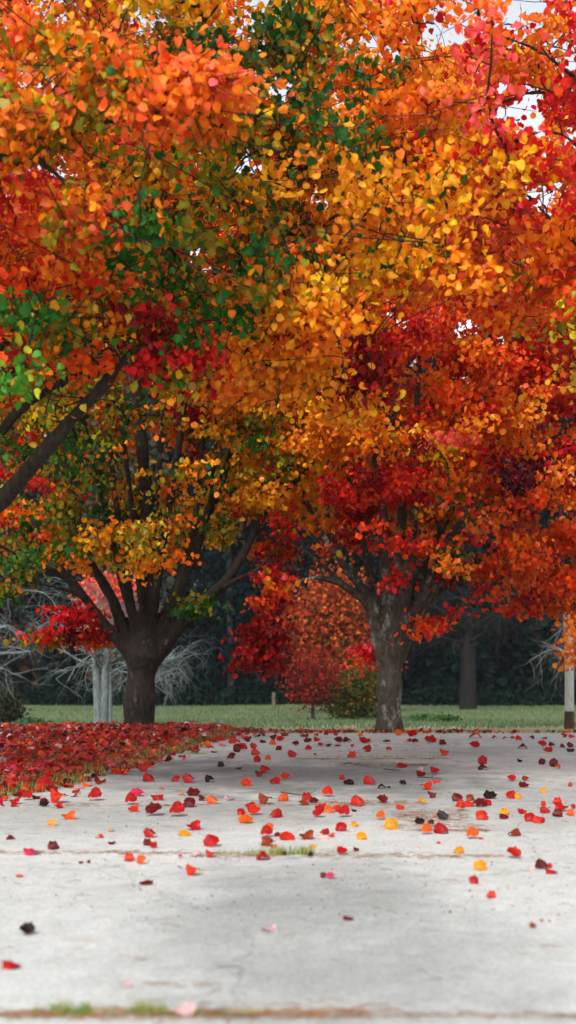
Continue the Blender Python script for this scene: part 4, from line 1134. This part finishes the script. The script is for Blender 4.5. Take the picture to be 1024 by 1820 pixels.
small_tree('pink_shrub', 672, 44, 'pinkish red shrub partly hidden behind the lichened trunk',
           [(655, 1160), (675, 1150), (690, 1165), (665, 1180), (685, 1185), (672, 1200), (655, 1190)], (.25, .3, .2), 2200, .10,
           [srgb(160, 62, 52), srgb(140, 48, 44), srgb(170, 90, 66)], .05, 1215, cat='shrub')
small_tree('maple_tree', 195, 31, 'salmon red small tree glimpsed through the forks of the dark trunk',
           [(180, 1060), (195, 1045), (170, 1050), (205, 1070), (185, 1085), (200, 1095), (215, 1050), (165, 1075), (190, 1110), (215, 1090)], (.18, .3, .16), 3200, .10,
           [srgb(240, 80, 60), srgb(236, 110, 70), srgb(226, 60, 60), srgb(230, 130, 60)], .06, 1130, barkm=PALE)
small_tree('dark_shrub', 14, 38, 'dark bushy stub of a tree standing on the lawn at far left',
           [(5, 1250), (25, 1255), (15, 1235), (0, 1265), (28, 1270), (12, 1275)], (.16, .2, .14), 1200, .09,
           [srgb(44, 50, 36), srgb(60, 58, 40)], .10, 1230, cat='shrub')
bare('twiggy_shrub', gp(340, 31), 'small brown leafless shrub on the lawn right of the dark trunk', .5, .015, 1.5, plain('red_brown_twigs', (.10, .045, .04), .8), 31, fork=.2, n1=10, cat='shrub')
for px, d, lab in ((752, 38, 'low green weed clump on the far lawn right of the lichened trunk'), (790, 37, 'larger low green weed clump further right on the far lawn'), (60, 36, 'low green weed clump on the lawn at far left')):
    b = gp(px, d); t = empty('weed_clump', tuple(b)); tag(t, lab, 'plant'); leafy(260, lambda: b + rng.normal(size=3) * [.2, .2, .05] + [0, 0, .08], .10, [srgb(52, 84, 48), srgb(74, 104, 60)], 'foliage', t, BGM)
q = Tubes(); b = gp(487, 58); q.add([b + [0, 0, -.1], b + [0, 0, .4], b + [0, 0, .75]], [.09, .085, .08], 8); o = link('stump', q.mesh('stump'), bark_mat('stump_bark', (.10, .08, .06), (.14, .12, .10))); tag(o, 'short pale stump at the foot of the dark woods', 'stump')

# the woods behind: one mass of evergreen and brown foliage with stems
def woods(name, x0, x1, y0, y1, top, n, cols, label, seed, size=.34):
    r = np.random.default_rng(seed)
    m = int((x1 - x0) * 3.4); cx = r.uniform(x0, x1, m); cy = r.uniform(y0, y1, m); ch = r.uniform(.72, 1.15, m) * top; cw = r.uniform(1.7, 2.8, m)
    sh = r.uniform(.7, 1.25, m)
    i = r.integers(0, m, n); u = r.uniform(0, 1, n) ** .85
    a = r.uniform(0, 6.28, n); rad = cw[i] * np.sqrt(r.uniform(.1, 1, n)) * np.sqrt(np.clip(1 - u, 0.05, 1)) * (.75 + .25 * np.sin(u * 22 + i))
    X = cx[i] + np.cos(a) * rad; Y = cy[i] + np.sin(a) * rad * .7; Z = ground_z(X, Y) + u * ch[i] + .1
    K = np.array(cols)[(i + (r.uniform(size=n) < .25)) % len(cols)] * (sh[i] * r.uniform(.85, 1.15, n))[:, None]
    V, T, cc = leaf_cloud(np.stack([X, Y, Z], -1), size * r.uniform(.5, 1.4, n), K, False, droop=.4)
    tb = Tubes()
    o = link(name, np_mesh(name, V, T, cc), BGM); tag(o, label, 'woods', kind='stuff')
    for k in range(m):
        zb = float(ground_z(cx[k], cy[k])); tb.add([(cx[k], cy[k], zb - .1), (cx[k] + r.normal() * .2, cy[k], zb + ch[k] * .8)], [.2, .06], 6, cap=False)
    o = link(name + '_stems', tb.mesh(name + '_stems'), DARKB); tag(o, 'dim stems standing within the ' + ('dark' if 'dark' in name else 'brown') + ' woods', 'woods', kind='stuff')
DG = [srgb(9, 25, 25), srgb(13, 30, 29), srgb(8, 20, 23), srgb(18, 33, 28), srgb(11, 26, 29)]
woods('dark_woods', -12, 34, 66, 80, 21, 300000, DG, 'dark evergreen woods closing the far side of the lawn', 2, size=.38)
BR = [srgb(86, 72, 66), srgb(104, 66, 48), srgb(70, 74, 62), srgb(96, 88, 84), srgb(52, 62, 48)]
woods('brown_woods', -34, -7, 64, 80, 20, 170000, BR, 'greyish brown and rust woods behind the pale bare trees', 4, size=.36)
# low undergrowth line at the foot of the woods
n_ = 9000; X = rng.uniform(-26, 30, n_); Y = 64.5 + rng.normal(0, .5, n_); Z = ground_z(X, Y) + np.abs(rng.normal(0, .45, n_))
V, T, cc = leaf_cloud(np.stack([X, Y, Z], -1), .22 * rng.uniform(.6, 1.3, n_), np.array([srgb(16, 34, 26)]) * rng.uniform(.6, 1.5, (n_, 1)), False, .3)
o = link('undergrowth', np_mesh('undergrowth', V, T, cc), BGM); tag(o, 'dark undergrowth along the foot of the woods', 'undergrowth', kind='stuff')

# ---------------------------------------------------------------- autumn haze
V = np.array([[x, y, z] for z in (-4.0, 26.0) for y in (-12, 90) for x in (-55, 55)], float)
T = np.array([[0, 2, 3, 1], [4, 5, 7, 6], [0, 1, 5, 4], [2, 6, 7, 3], [0, 4, 6, 2], [1, 3, 7, 5]])
M = Mat('haze_air'); pv = M.n('VolumePrincipled'); pv.inputs['Color'].default_value = (.86, .92, .97, 1)
pv.inputs['Density'].default_value = .0003; pv.inputs['Anisotropy'].default_value = .2
M.l(pv.outputs[0], M.out.inputs['Volume'])
o = link('haze', np_mesh('haze', V, T), M.m); tag(o, 'thin pale air that greys the far woods', 'haze', kind='stuff')
